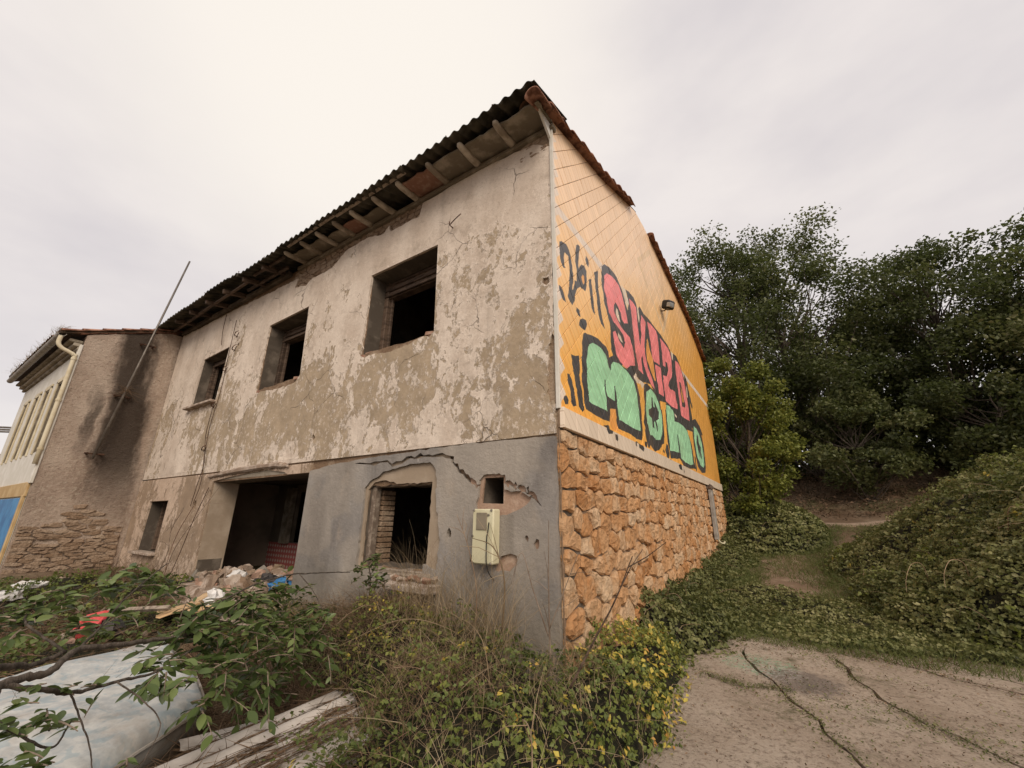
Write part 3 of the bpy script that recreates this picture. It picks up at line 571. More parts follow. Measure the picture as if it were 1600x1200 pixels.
# ------------------------------------------------------------------ painted gable picture (raster made here from outlines in metres)
def make_print():
    W_, H_ = 2320, 1200; X0, Z0, SX, SZ = 0.0, 2.3, 11.6 / W_, 6.0 / H_
    yy, zz = np.meshgrid((np.arange(W_) + .5) * SX + X0, (np.arange(H_) + .5) * SZ + Z0)
    lin = lambda s: np.array(s, float)
    img = np.zeros((H_, W_, 3)) + lin((.975, .725, .36))
    glare = np.clip((zz - 4.0 + fbm(yy * .6, zz * .6, 3) * .7) / 2.0 - (yy - 3.) * .16, 0, 1)[..., None]  # sky glare on the upper tiles, put into the tile colour
    img = img * (1 - glare) + lin((.985, .845, .69)) * glare
    deep = np.clip((yy - 5) / 6, 0, 1)[..., None] * .8; img = img * (1 - deep) + lin((.86, .62, .30)) * deep
    WH = lin((.93, .86, .79))
    # white zig-zag half tiles down the near edge, bands and lozenge frame
    TD = .29
    zig = (yy < np.abs(((zz - 2.55) / TD) % 1 - .5) * TD * 1.0)
    img[zig & (zz < 6.3)] = WH
    img[(yy < .03)] = WH
    img[(np.abs(zz - 5.19) < .065)] = WH
    img[(zz < 2.66)] = lin((.90, .83, .745))
    def stroke(P, wd, col):
        P = np.array(P, float)
        for a, b in zip(P[:-1], P[1:]):
            ab = b - a; t = np.clip(((yy - a[0]) * ab[0] + (zz - a[1]) * ab[1]) / (ab @ ab), 0, 1)
            img[np.hypot(yy - a[0] - ab[0] * t, zz - a[1] - ab[1] * t) < wd] = col
    FR = lin((.93, .80, .63))
    stroke([(4.9, 7.55), (3.75, 6.62), (5.4, 5.72), (6.25, 6.66), (4.9, 7.55)], .06, FR)
    stroke([(4.75, 6.95), (5.7, 6.3)], .035, FR)
    PAL = dict(K=(.29, .285, .285), P=(.98, .56, .56), G=(.67, .88, .70), W=(.93, .86, .76), O=(.93, .66, .36))
    sm = fbm(yy * 3, zz * 12, 4)
    for c, poly in GRAF:
        p = np.array(poly); y0, y1, z0, z1 = p[:, 0].min(), p[:, 0].max(), p[:, 1].min(), p[:, 1].max()
        i0, i1 = max(int((y0 - X0) / SX) - 2, 0), min(int((y1 - X0) / SX) + 3, W_); j0, j1 = max(int((z0 - Z0) / SZ) - 2, 0), min(int((z1 - Z0) / SZ) + 3, H_)
        if i1 <= i0 or j1 <= j0: continue
        sy = yy[j0:j1, i0:i1]; sz = zz[j0:j1, i0:i1]; wob = sm[j0:j1, i0:i1] * .025
        m = pip(sy + wob, sz + wob * .6, poly)
        v = 1 + (sm[j0:j1, i0:i1][..., None] * (.10 if c in 'KPG' else 0))
        sub = img[j0:j1, i0:i1]; sub[m] = (lin(PAL[c]) * v)[m]
    out = np.ones((H_, W_, 4), np.float32); out[..., :3] = np.clip(img, 0, 1)
    im = bpy.data.images.new('gable_paint', W_, H_); im.colorspace_settings.name = 'sRGB'
    im.pixels.foreach_set(out.ravel()); im.update(); im.pack(); return im
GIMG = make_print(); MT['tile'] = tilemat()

# ------------------------------------------------------------------ ground
_ty = [-400, -6, 0, 3, 5.5, 8, 11, 13.2, 17.5, 18.6, 23, 30, 60, 150, 600]
_tz = [-.2, 0, .04, .06, .16, .36, .80, 1.40, 1.50, 1.95, 3.5, 4.8, 6.5, 9, 22]
def terr(u, y):
    u = np.asarray(u, float); y = np.asarray(y, float)
    z = np.interp(y, _ty, _tz)
    left = np.clip((u - 1.5) / 8, 0, 1); z = z * (1 - np.clip((u - 1) / 3, 0, 1)) + np.clip((u - 1) / 3, 0, 1) * (left * .38 + .04)
    z = z + np.clip((-u - 3.5) / 6, 0, 1) * .5 * np.clip((y - 2) / 4, 0, 1)
    return z + fbm(u * .8, y * .8, 3) * .05 + np.clip((y - 19) / 4, 0, 1) * fbm(u * .25, y * .25, 3) * .7
s_ = np.sinh(np.linspace(-5.6, 5.6, 260)); s_ = s_ / s_.max() * 500
gu, gy = np.meshgrid(s_ + 0.0, s_ + 3.0); n_ = 260
V = np.column_stack([gu.ravel(), gy.ravel(), terr(gu.ravel(), gy.ravel())])
i_ = (np.arange(n_ - 1)[:, None] * n_ + np.arange(n_ - 1)).ravel()
o = M('ground', V, np.stack([i_, i_ + 1, i_ + n_ + 1, i_ + n_], 1), MT['soil'], smooth=True); tag(o, kind='structure')
# concrete pavement in broken pieces
def crackpoly(P, wdt, jag=.016):
    P = smoothpath([(*p, 0) for p in P], 5)[:, :2]; P = P + RNG.normal(size=P.shape) * jag
    T = np.gradient(P, axis=0); T /= np.linalg.norm(T, axis=1)[:, None] + 1e-9; Nn = np.column_stack([-T[:, 1], T[:, 0]])
    ww = wdt * RNG.uniform(.35, 1.3, len(P))[:, None]; ww[0] = ww[-1] = .002
    return [tuple(p) for p in P + Nn * ww / 2] + [tuple(p) for p in (P - Nn * ww / 2)[::-1]]
slab_out = rough([(1.0, -2.2), (-.2, -5.5), (-9, -5.5), (-9, 2.9), (-4.6, 3.7), (-3.6, 4.2), (-2.9, 4.1), (-2.2, 4.4), (-1.4, 3.9), (-1.0, 3.5), (-.4, 3.2), (.0, 2.8), (.4, .2), (.9, -.8)], .05, .2)
cracks = [[(-1.0, 2.75), (-1.35, 1.7), (-1.75, .8), (-2.0, .1), (-2.1, -.8)], [(-1.9, 2.9), (-2.1, 2.0), (-2.5, 1.3), (-3.3, .6), (-4.4, .1)], [(-1.55, 4.0), (-2.3, 3.25), (-3.2, 2.6), (-4.2, 2.3), (-5.6, 1.9)], [(-2.8, 3.7), (-3.3, 3.0), (-3.9, 2.75)], [(-3.3, 1.9), (-3.1, 1.35), (-3.3, .9)], [(-.75, 1.6), (-1.1, 1.45), (-1.5, 1.55)]]
o = panel('concrete_pavement', slab_out, [crackpoly(c, .034, .03) for c in cracks], lambda u, y: terr(u, y) + .05, .09, MT['slab'], None, grid=.22, plane='Z', disp=lambda u, y: fbm(u * 2, y * 2, 3) * .012, back=False)
tag(o, kind='structure')
road_out = [(-22, 12.8), (-8, 13.4), (-2, 13.6), (4, 13.2), (12, 13.6), (12, 16.6), (2, 16.6), (-6, 17.0), (-22, 16.6)]
o = panel('dirt_road', rough(road_out, .12, .5), [], lambda u, y: terr(u, y) + .03, .05, MT['road'], None, grid=.6, plane='Z', back=False); tag(o, kind='structure')
o = panel('footpath', rough([(-.9, 4.2), (-1.4, 4.6), (-2.3, 5.4), (-2.1, 7.5), (-1.8, 9.6), (-1.9, 11.5), (-2.6, 13.4), (-1.9, 13.4), (-1.3, 11.5), (-1.1, 9), (-.9, 6.5), (-.8, 5)], .11, .18), [], lambda u, y: terr(u, y) + .02, .04, MT['path'], None, grid=.35, plane='Z', back=False); tag(o, kind='structure')

# ------------------------------------------------------------------ the ruined house
house = thing('ruined_house', (0, 0, 0), 'abandoned two-storey house with peeling plaster front and graffiti on its tiled gable', 'house')
UE = 11.65
W1 = [(1.86, 3.98), (3.36, 3.98), (3.37, 5.38), (1.90, 5.39)]
W2 = [(5.12, 3.95), (6.58, 3.93), (6.59, 5.32), (5.19, 5.35)]
W3 = [(8.40, 3.99), (9.72, 3.99), (9.70, 5.22), (8.39, 5.27)]
W4 = [(1.69, 1.02), (2.82, 1.02), (2.82, 1.97), (1.68, 1.98)]
WD = [(4.23, -.6), (7.52, -.6), (7.54, 2.2), (4.24, 2.22)]
WS = [(9.58, .82), (10.70, .80), (10.64, 1.87), (9.57, 1.88)]
HOLE = [(.66, 1.73), (.94, 1.74), (.93, 1.88), (.91, 2.0), (.66, 2.0)]
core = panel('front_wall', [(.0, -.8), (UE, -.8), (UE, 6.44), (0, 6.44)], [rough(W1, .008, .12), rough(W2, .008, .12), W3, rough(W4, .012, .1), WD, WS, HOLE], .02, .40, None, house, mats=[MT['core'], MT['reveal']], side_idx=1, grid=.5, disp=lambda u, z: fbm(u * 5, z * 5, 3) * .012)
ptop = [(0.0, 6.12), (0.05, 6.15), (0.27, 6.31), (0.42, 6.33), (1.04, 6.39), (1.72, 6.37), (2.1, 6.34), (2.31, 6.35), (2.35, 6.1), (2.59, 6.11), (3.02, 6.11), (3.08, 6.26), (3.2, 6.14), (3.65, 6.25), (4.24, 6.22), (4.45, 6.09), (4.62, 5.98), (5.29, 5.97), (5.43, 5.88), (5.86, 5.98), (5.8, 6.17), (6.87, 6.2), (8.18, 6.28), (11.62, 6.33)]
def grow(p, du, dz0, dz1, jag=.012):
    (a, b), (c, d), (e, f), (g, h) = p
    q = [(a - du, b - dz0), (c + du, d - dz0), (e + du, f + dz1), (g - du, h + dz1)]
    return rough(q, jag, .07, edges=[0])
up_h = [rough([(1.85, 3.99), (1.93, 3.92), (2.1, 3.96), (2.35, 3.90), (2.7, 3.88), (3.05, 3.93), (3.28, 3.90), (3.40, 3.96), (3.375, 5.385), (1.895, 5.395)], .01, .06, edges=range(8)),
        rough([(5.10, 3.97), (5.2, 3.86), (5.45, 3.84), (5.8, 3.83), (6.2, 3.87), (6.62, 3.86), (6.595, 5.325), (5.185, 5.355)], .01, .06, edges=range(6)), grow(W3, .004, .0, .004, .0)]
pl_up = panel('upper_plaster', rough([(.035, 2.40)] + [(11.62, 2.40)] + ptop[::-1], .010, .07, edges=range(2, 40)), up_h + [rough([(.0, 2.75), (.10, 2.72), (.13, 2.95), (.09, 3.3), (.05, 3.5), (.0, 3.4)][::-1], .01, .05)] + [[(c_[0] + .05 * math.cos(t) * random.uniform(.6, 1.2), c_[1] + .06 * math.sin(t) * random.uniform(.6, 1.2)) for t in np.linspace(0, 6.28, 9)[:-1]] for c_ in [(4.33, 2.76), (7.95, 5.22), (.11, 4.17)]],
              -.012, .034, MT['plaster_up'], house, grid=.22, disp=lambda u, z: fbm(u * .5, z * .5, 2) * .03 + fbm(u * 2.5, z * 2.5, 3) * .012)
pl_low = panel('lower_plaster', rough([(4.26, -.8), (UE - .02, -.8), (UE - .02, 2.37), (4.26, 2.37)], .004, .2, edges=[3]), [[(4.2, -.9), (7.525, -.9), (7.545, 2.21), (7.3, 2.24), (6.4, 2.30), (5.6, 2.33), (5.0, 2.27), (4.9, 2.225), (4.2, 2.225)], grow(WS, .004, .0, .004, .0), [(8.15 + .07 * math.cos(t), 1.77 + .10 * math.sin(t)) for t in np.linspace(0, 6.28, 11)[:-1]]],
               -.014, .036, MT['plaster_low'], house, grid=.22, disp=lambda u, z: fbm(u * .5 + 5, z * .5, 2) * .03 + fbm(u * 2.5, z * 2.5, 3) * .012)
# grey cement skin with the long crack and the torn edges round window and meter
crk = crackpoly([(3.15, 2.28), (2.59, 2.255), (2.11, 2.28), (1.73, 2.30), (1.42, 2.25), (1.26, 2.11), (1.1, 1.99), (.97, 1.945)], .05)
crk2 = crackpoly([(.63, 1.93), (.5, 1.90), (.40, 1.875), (.30, 1.82), (.23, 1.72)], .06)
w4t = rough([(1.70, 1.10), (1.50, 1.04), (1.49, 1.40), (1.56, 1.75), (1.60, 2.12), (1.70, 2.215), (2.1, 2.20), (2.48, 2.15), (2.73, 2.06), (2.88, 1.95), (2.87, 1.5), (2.86, 1.02), (2.82, .99), (1.7, .99)], .009, .06)
torn = rough([(1.0, 1.74), (.96, 1.60), (.94, 1.66), (.60, 1.62), (.49, 1.66), (.36, 1.72), (.30, 1.79), (.44, 1.85), (.63, 1.87), (.62, 2.02), (.70, 2.04), (.90, 2.03), (.96, 1.97), (.97, 1.80)], .008, .04)
torn2 = rough([(.74, 1.10), (.66, 1.235), (.55, 1.265), (.47, 1.25), (.48, 1.17), (.56, 1.10)], .008, .04)
gsk = panel('cement_skin', rough([(.02, -.8), (4.22, -.8), (4.225, 2.24), (3.6, 2.31), (2.95, 2.345), (2.12, 2.36), (1.36, 2.385), (.04, 2.37)], .006, .1, edges=range(2, 8)), [crk, crk2, w4t, torn, torn2] + [[(a + r * math.cos(t) * random.uniform(.6, 1.3), b + r * 1.5 * math.sin(t) * random.uniform(.6, 1.3)) for t in np.linspace(0, 6.28, 9)[:-1]] for a, b, r in [(1.35, 1.425, .035), (.36, 1.41, .022), (.255, 1.36, .035), (1.02, 1.19, .03)]],
            -.045, .06, MT['gray'], house, grid=.16, disp=lambda u, z: fbm(u * 1.1, z * 1.1, 3) * .022)
older = panel('older_plaster', rough([(1.42, .9), (2.95, .9), (2.95, 2.3), (1.42, 2.3)], .004, .1), [rough([(1.69, 1.0), (2.82, 1.0), (2.83, 1.93), (2.72, 2.02), (2.5, 2.04), (2.3, 1.985), (1.68, 1.99)], .007, .06)], -.008, .024, MT['reveal_light'], house, grid=.2)
older2 = panel('older_plaster', [(.2, 1.05), (1.1, 1.05), (1.1, 2.1), (.2, 2.1)], [[(p[0], p[1]) for p in HOLE]], -.006, .022, MT['pink_render'], house, grid=.2)
# interior shell (rooms)
mb = MB()
mb.box((UE / 2, 6.0, 2.45), (UE - .9, 10.9, .22)); mb.box((UE / 2, 6.0, 6.35), (UE - .9, 10.9, .12))
mb.box((UE / 2, 11.1, 3.2), (UE, .3, 6.9))
mb.box((4.0, 3.2, 4.4), (.15, 5.5, 3.7)); mb.box((7.6, 3.2, 4.4), (.15, 5.5, 3.7)); mb.box((UE / 2, 5.95, 4.4), (UE - .9, .15, 3.7))
mb.box((3.9, 2.5, 1.0), (.2, 4.1, 2.7)); mb.box((9.45, 2.5, 1.0), (.12, 4.1, 2.7)); mb.box((UE / 2, 4.7, 1.0), (UE - .9, .15, 2.7)); mb.box((UE - .15, 5.6, 3), (.3, 11.2, 7))
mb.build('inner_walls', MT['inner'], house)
mb = MB(); mb.box((.80, .445, 1.86), (.5, .03, .5)); mb.build('cavity_shade_panel', MT['inner'], house)  # dark panel added behind the hole, stands in for its deep shade
mb = MB(); mb.box((6.7, 2.4, .12), (5.4, 4.0, .2)); mb.box((2.2, 2.4, .3), (3.3, 4.0, .2)); mb.build('inner_floor', MT['inner_mid'], house)
# partition with patterned dado inside the large opening
part = panel('partition', [(4.05, .0), (9.38, .0), (9.38, 2.33), (4.05, 2.33)], [[(5.6, .98), (8.45, .98), (8.45, 2.15), (5.6, 2.15)]], 2.2, .12, MT['inner_mid'], house, grid=0)
mb = MB(); mb.box((9.36, 1.35, 1.2), (.03, 1.7, 2.3)); mb.build('room_side_wall', MT['inner_mid'], house)
mb = MB(); mb.box((8.55, 2.13, 1.6), (.28, .14, 1.3), bev=.02); mb.box((8.50, 2.10, 2.0), (.20, .10, .5), bev=.02); mb.build('plaster_pillar', MT['soffit'], house)
def dado():
    t = NT('patterned_dado_tile'); v = t.vor(9.0, t.map((1, 0, 1)), 'F1', 'Distance', 0.0)
    c = t.mix(t.rng(v, .24, .34), (.60, .48, .42), (.46, .13, .12)); return t.fin(c, .4)
MT['dado'] = dado()
for iu in range(17):
    for iz in range(6):
        mb = MB() if iu + iz == 0 else mb
        if iu + iz == 0: mb.box((0, 0, 0), (.148, .012, .148), bev=.004); dm = smesh('dado_tile', mb.V, mb.F, MT['dado'], attr=mb.A)
        inst('dado_tile', dm, part, (6.85 + .15 * iu + .02, 2.192, .14 + .15 * iz), (0, 0, 0))
# windows -------------------------------------------------
def wframe(w, depth, shutter, name='window', sill=False, mull=True):
    (a, b), (c, d), (e, f), (g, h) = w
    u0, u1, z0, z1 = min(a, g), max(c, e), max(b, d), min(f, h)
    mb = MB()
    mb.box((u1 - .045, depth, (z0 + z1) / 2), (.09, .09, z1 - z0), bev=.01); fr = mb.build(name, MT['darkwood'], house); mb = MB(); mb.box((u1 - .115, depth + .04, (z0 + z1) / 2), (.05, .05, z1 - z0), bev=.008); mb.build('frame_bead', MT['darkwood'], fr)
    mb = MB(); mb.box((u0 + .03, depth + .02, (z0 + z1) / 2), (.06, .08, z1 - z0), bev=.01); mb.build('frame_side', MT['darkwood'], fr)
    if shutter:
        mb = MB(); H = shutter
        mb.box(((u0 + u1) / 2, depth + .05, z1 - H / 2), (u1 - u0 - .02, .14, H), bev=.012, jit=.004); mb.build('shutter_box', MT['darkwood'], fr)
        for k in range(3):
            mb = MB(); mb.box(((u0 + u1) / 2, depth - .03 - .008 * k, z1 - .05 - k * H * .36), (u1 - u0 - .03, .03, .045), bev=.008); mb.build('rail', MT['darkwood'], fr)
    if sill:
        mb = MB(); mb.box(((u0 + u1) / 2 + .03, -.03, z0 - .03), (u1 - u0 + .16, .22, .055), bev=.01, jit=.004); mb.build('sill', MT['rubble'], fr)
    return fr
f1 = wframe(W1, .33, .30); f2 = wframe(W2, .33, .28); f3 = wframe(W3, .26, .10, sill=True); f5 = wframe(WS, .28, .0, sill=True)
mb = MB(); mb.box((2.79, .10, 1.48), (.08, .10, .98), bev=.01); mb.box((2.25, .12, 1.99), (1.14, .14, .06), bev=.01, jit=.004); f4 = mb.build('window', MT['wood'], house)
mb = MB(); mb.box((2.1, .06, .985), (1.05, .22, .07), bev=.01, jit=.01); mb.build('sill_board', MT['wood'], f4)
# loose bricks left on the sills
bk = MB(); bk.box((0, 0, 0), (.23, .11, .06), bev=.008, jit=.004); bkm = smesh('brick', bk.V, bk.F, MT['brick'], attr=bk.A)
bkm2 = smesh('brick', bk.V, bk.F, MT['core'], attr=bk.A)
for (a, b, c, r) in [(3.34, .06, 3.95, .3), (3.31, .10, 4.0, .1), (1.95, .06, 3.99, .2), (6.55, .07, 3.90, .2), (6.46, .1, 3.94, -.2), (5.2, .05, 3.93, .4)]:
    inst('brick', bkm, core, (a, b, c), (random.uniform(-.1, .1), random.uniform(-.1, .1), r), (.7, .9, .9))
# brick jamb inside the ground floor window
for k in range(14):
    inst('brick', bkm2, core, (2.765 + random.uniform(-.006, .006), .27, 1.04 + k * .066), (0, 0, math.pi / 2 + random.uniform(-.04, .04)), (.9, .8, .92))
for k in range(12):
    pass
# door reveal lining and broken concrete lip of the lintel
mb = MB(); mb.box((7.555, .23, .9), (.05, .44, 2.66)); mb.build('door_jamb', MT['reveal_light'], house)
mb = MB(); mb.box((4.215, .23, .8), (.03, .42, 2.86)); mb.build('door_jamb', MT['gray'], house)
P_ = []; F_ = []
lip = [(7.72, 2.31, .03), (7.4, 2.33, .06), (7.0, 2.35, .08), (6.5, 2.37, .09), (6.0, 2.385, .09), (5.6, 2.39, .08), (5.2, 2.39, .07), (5.0, 2.37, .05), (4.86, 2.35, .02)]
mb = MB(); mb.tube([(a, -.035, b) for a, b, c in smoothpath(lip, 4)], np.interp(np.linspace(0, 8, 33), range(9), [.03, .04, .05, .055, .055, .05, .045, .04, .02]) * RNG.uniform(.7, 1.3, 33), None, 7)
mb.build('broken_lintel_edge', MT['rubble'], house)
mb = MB(); mb.box((6.1, .06, 2.30), (2.9, .10, .14), bev=.02, jit=.012); mb.build('lintel', MT['soffit'], house)
# corner strip
mb = MB()
zz_ = np.arange(-.4, 6.1, .13)
# ------------------------------------------------------------------ gable
rl = [(0, 6.56), (1.0, 6.88), (1.9, 7.17), (3.0, 7.62), (3.9, 8.0), (4.6, 8.05), (5.3, 7.98), (6.6, 7.85), (8.9, 7.62), (10.2, 7.28), (11.3, 6.92)]
def rz(y): return np.interp(y, [p[0] for p in rl], [p[1] for p in rl])
gcore = panel('gable_wall', [(.43, -.8), (11.3, -.8)] + [(max(a, .43), b - .05) for a, b in rl[::-1]], [], .012, .38, MT['mortar'], house, grid=0, plane='X')
gcore2 = None
mb = MB(); mb.box((.205, .212, 2.8), (.37, .40, 7.2)); mb.build('corner_pier', MT['core'], house)
# clip helpers
def clip(poly, a, b, c):
    out = []; n = len(poly)
    for i in range(n):
        p, q = poly[i], poly[(i + 1) % n]; dp = a * p[0] + b * p[1] - c; dq = a * q[0] + b * q[1] - c
        if dp <= 0: out.append(p)
        if dp * dq < 0: t = dp / (dp - dq); out.append((p[0] + (q[0] - p[0]) * t, p[1] + (q[1] - p[1]) * t))
    return out
def area(p): p = np.array(p); return .5 * abs(np.dot(p[:, 0], np.roll(p[:, 1], -1)) - np.dot(p[:, 1], np.roll(p[:, 0], -1))) if len(p) > 2 else 0
ZB, ZT = 2.455, 2.665
TS = .206; gap = .0042
def tilegeo(poly, uf, th, mbx, rnd):
    c = np.mean(poly, axis=0); n = len(poly)
    ins = [tuple(c + (np.array(p) - c) * (1 - .004 / max(np.linalg.norm(np.array(p) - c), .02))) for p in poly]
    V = [(uf + th, p[0], p[1]) for p in poly] + [(uf + .003, p[0], p[1]) for p in poly] + [(uf, p[0], p[1]) for p in ins]
    F = [(i, (i + 1) % n, n + (i + 1) % n, n + i)[::-1] for i in range(n)] + [(n + i, n + (i + 1) % n, 2 * n + (i + 1) % n, 2 * n + i)[::-1] for i in range(n)] + [tuple(2 * n + i for i in range(n))[::-1]]
    mbx.add(V, F, rnd)
s2 = math.sqrt(.5); tiles = []
for i in range(-60, 90):
    for j in range(-60, 90):
        cy = (i - j) * TS * s2; cz = 2.665 + (i + j) * TS * s2
        if cy < -.2 or cy > 11.4 or cz < ZT - .2 or cz > 8.3: continue
        h = TS * s2 - gap
        poly = [(cy - h, cz), (cy, cz - h), (cy + h, cz), (cy, cz + h)]
        full = True
        for (a, b, c) in [(-1, 0, 0), (1, 0, 11.3), (0, -1, -ZT - .003), (0, 1, 9)]:
            q = clip(poly, a, b, c)
            if len(q) != 4 or area(q) < area(poly) - 1e-6: full = False
            poly = q
            if len(poly) < 3: break
        if len(poly) < 3: continue
        for k in range(len(rl) - 1):
            (a0, b0), (a1, b1) = rl[k], rl[k + 1]
            if a1 < cy - .2 or a0 > cy + .2: continue
            m = (b1 - b0) / (a1 - a0); q = clip(poly, -m, 1, b0 - m * a0 - .02)
            if len(q) != len(poly) or area(q) < area(poly) - 1e-6: full = False
            poly = q
            if len(poly) < 3: break
        if len(poly) < 3 or area(poly) < .0004: continue
        if random.random() < .004 and cy < 4: continue
        tiles.append((math.dist((cy, cz), (-3.57, 1.6)) * 1.0, cy, cz, full, poly))
# cladding bedding coat behind the tiles
bed = panel('tile_cladding', [(0.0, 2.46), (11.3, 2.46)] + [(a, b - .01) for a, b in rl[::-1]], [], -.004, .016, MT['mortar'], house, grid=0, plane='X')
tiles.sort(key=lambda t: t[0]); fm = None; rest = MB()
mt_ = MB(); hh = TS * s2 - gap; tilegeo([(-hh, 0), (0, -hh), (hh, 0), (0, hh)], -.0135, .009, mt_, .5)
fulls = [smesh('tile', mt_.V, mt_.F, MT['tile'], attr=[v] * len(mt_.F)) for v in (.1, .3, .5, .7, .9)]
for k, (d, cy, cz, full, poly) in enumerate(tiles):
    if k < 300:
        if full: inst('tile', random.choice(fulls), bed, (random.uniform(-.0015, .001), cy, cz), (random.gauss(0, .004), random.gauss(0, .01), random.gauss(0, .01)))
        else:
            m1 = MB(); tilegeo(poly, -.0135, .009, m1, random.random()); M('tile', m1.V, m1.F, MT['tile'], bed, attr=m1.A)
    else: tilegeo(poly, -.0135 + random.uniform(-.001, .001), .009, rest, random.random())
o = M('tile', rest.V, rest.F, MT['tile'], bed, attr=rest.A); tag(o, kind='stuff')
# white bottom band of upright tiles
k = 0; y = 0.0
while y < 11.3:
    wd_ = min(.30, 11.3 - y); m1 = MB(); m1.box((-.030, y + wd_ / 2, (ZB + ZT) / 2), (.05, wd_ - .003, ZT - ZB), bev=.003)
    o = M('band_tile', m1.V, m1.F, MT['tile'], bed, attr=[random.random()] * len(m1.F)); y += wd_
m1 = MB(); m1.box((.0, -.012, 4.60), (.045, .02, 3.9), bev=.004); m1.build('corner_trim', MT['whitep'], bed)
# stones -------------------------------------------------
def vor_cells(seeds, bb, asp=1.0):
    Sd = np.array(seeds, float); T = Sd * [1, asp]; cells = []
    for i, p in enumerate(T):
        d = np.hypot(*(T - p).T); nb = np.argsort(d)[1:22]
        poly = [(bb[0], bb[2] * asp), (bb[1], bb[2] * asp), (bb[1], bb[3] * asp), (bb[0], bb[3] * asp)]
        for j in nb:
            q = T[j]; nrm = q - p; poly = clip(poly, nrm[0], nrm[1], float(nrm @ (p + q) / 2))
            if len(poly) < 3: break
        cells.append([(a, b / asp) for a, b in poly] if len(poly) > 2 else [])
    return cells
def stone_geo(poly, gapm, hgt, rs=random, lift=lambda a, b, d: (-d, a, b), dens=.10):
    P = np.array(poly); c = P.mean(0)
    # inset
    r = np.linalg.norm(P - c, axis=1); k = 1 - gapm / np.maximum(r, .03); P = c + (P - c) * k[:, None]
    Q = []
    for i in range(len(P)):
        a, b = P[i], P[(i + 1) % len(P)]; L = np.linalg.norm(b - a); Q.append(a + (c - a) * rs.uniform(0, .10))
        m = int(L / dens)
        for t in range(1, m + 1): Q.append(a + (b - a) * (t / (m + 1)) + np.array([rs.gauss(0, .009), rs.gauss(0, .009)]))
    Q = np.array(Q); n = len(Q); V = []; F = []
    sl = np.array([rs.gauss(0, .10), rs.gauss(0, .10)])
    def h(p, base): return base + (p - c) @ sl + rs.gauss(0, hgt * .16)
    for p in Q: V.append(lift(p[0], p[1], -.03))
    for p in Q:
        p2 = p + (c - p) * .03; V.append(lift(p2[0], p2[1], hgt * rs.uniform(.40, .72)))
    for p in Q:
        f = min(.014 / max(np.linalg.norm(p - c), .03) + rs.uniform(.03, .16), .5); p2 = p + (c - p) * f; V.append(lift(p2[0], p2[1], h(p2, hgt * .96)))
    for p in Q:
        p2 = p + (c - p) * rs.uniform(.45, .62); V.append(lift(p2[0], p2[1], h(p2, hgt * 1.0)))
    V.append(lift(c[0], c[1], h(c, hgt * 1.08)))
    for rr in range(3):
        for i in range(n): F.append((rr * n + i, rr * n + (i + 1) % n, (rr + 1) * n + (i + 1) % n, (rr + 1) * n + i)[::-1])
    for i in range(n): F.append((3 * n + i, 3 * n + (i + 1) % n, 4 * n)[::-1])
    return V, F
base = panel('stone_base', [(.0, -.8), (11.3, -.8), (11.3, 2.45), (.0, 2.45)], [], .004, .008, MT['mortar'], house, grid=0, plane='X')
seeds = []; rr_ = random.Random(5); z = 2.34
while z > -.5:
    upper = z > 1.75; stp = rr_.uniform(.16, .21) if upper else rr_.uniform(.19, .26); y = rr_.uniform(-.1, .1)
    while y < 11.5:
        wdt = rr_.uniform(.15, .38) if upper else rr_.uniform(.14, .42)
        seeds.append((y + wdt / 2, z + (rr_.uniform(-.03, .03) if upper else rr_.uniform(-.085, .085)))); y += wdt
    z -= stp
cells = vor_cells(seeds, (0.0, 11.3, -.6, 2.44), 1.15)
order = sorted(range(len(seeds)), key=lambda i: math.dist(seeds[i], (-2.2, 1.6)) + (99 if seeds[i][1] < .1 else 0)); rest = MB(); k = 0
for i in order:
    c = cells[i]
    if not c or area(c) < .004: continue
    V, F = stone_geo(c, .009, rr_.uniform(.022, .046), rr_, dens=.10 if k < 300 else .2); a = rr_.random()
    if k < 300: M('stone', V, F, MT['stone'], base, attr=[a] * len(F))
    else: rest.add(V, F, a)
    k += 1
o = M('stone', rest.V, rest.F, MT['stone'], base, attr=rest.A); tag(o, kind='stuff')
# exposed rubble along the wall head, lower corner and where plaster has fallen
rr2 = random.Random(3)
k = 0
for (u0, u1, z0, z1, den) in [(0.05, .5, 6.1, 6.4, .2), (2.25, 6.0, 5.9, 6.42, .19)]:
    sd = [];  z = z0
    while z < z1:
        u = u0 + rr2.uniform(0, .1)
        while u < u1: sd.append((u, z + rr2.uniform(-.02, .02))); u += rr2.uniform(.1, .26)
        z += .085
    for c in vor_cells(sd, (u0, u1, z0, z1), 1.6):
        if c and area(c) > .003:
            V, F = stone_geo(c, .006, rr2.uniform(.008, .02), rr2, lift=lambda a, b, d: (a, .015 - d, b)); F = [f[::-1] for f in F]
            M('rubble_stone', V, F, MT['nbstone'], core, attr=[rr2.random()] * len(F))
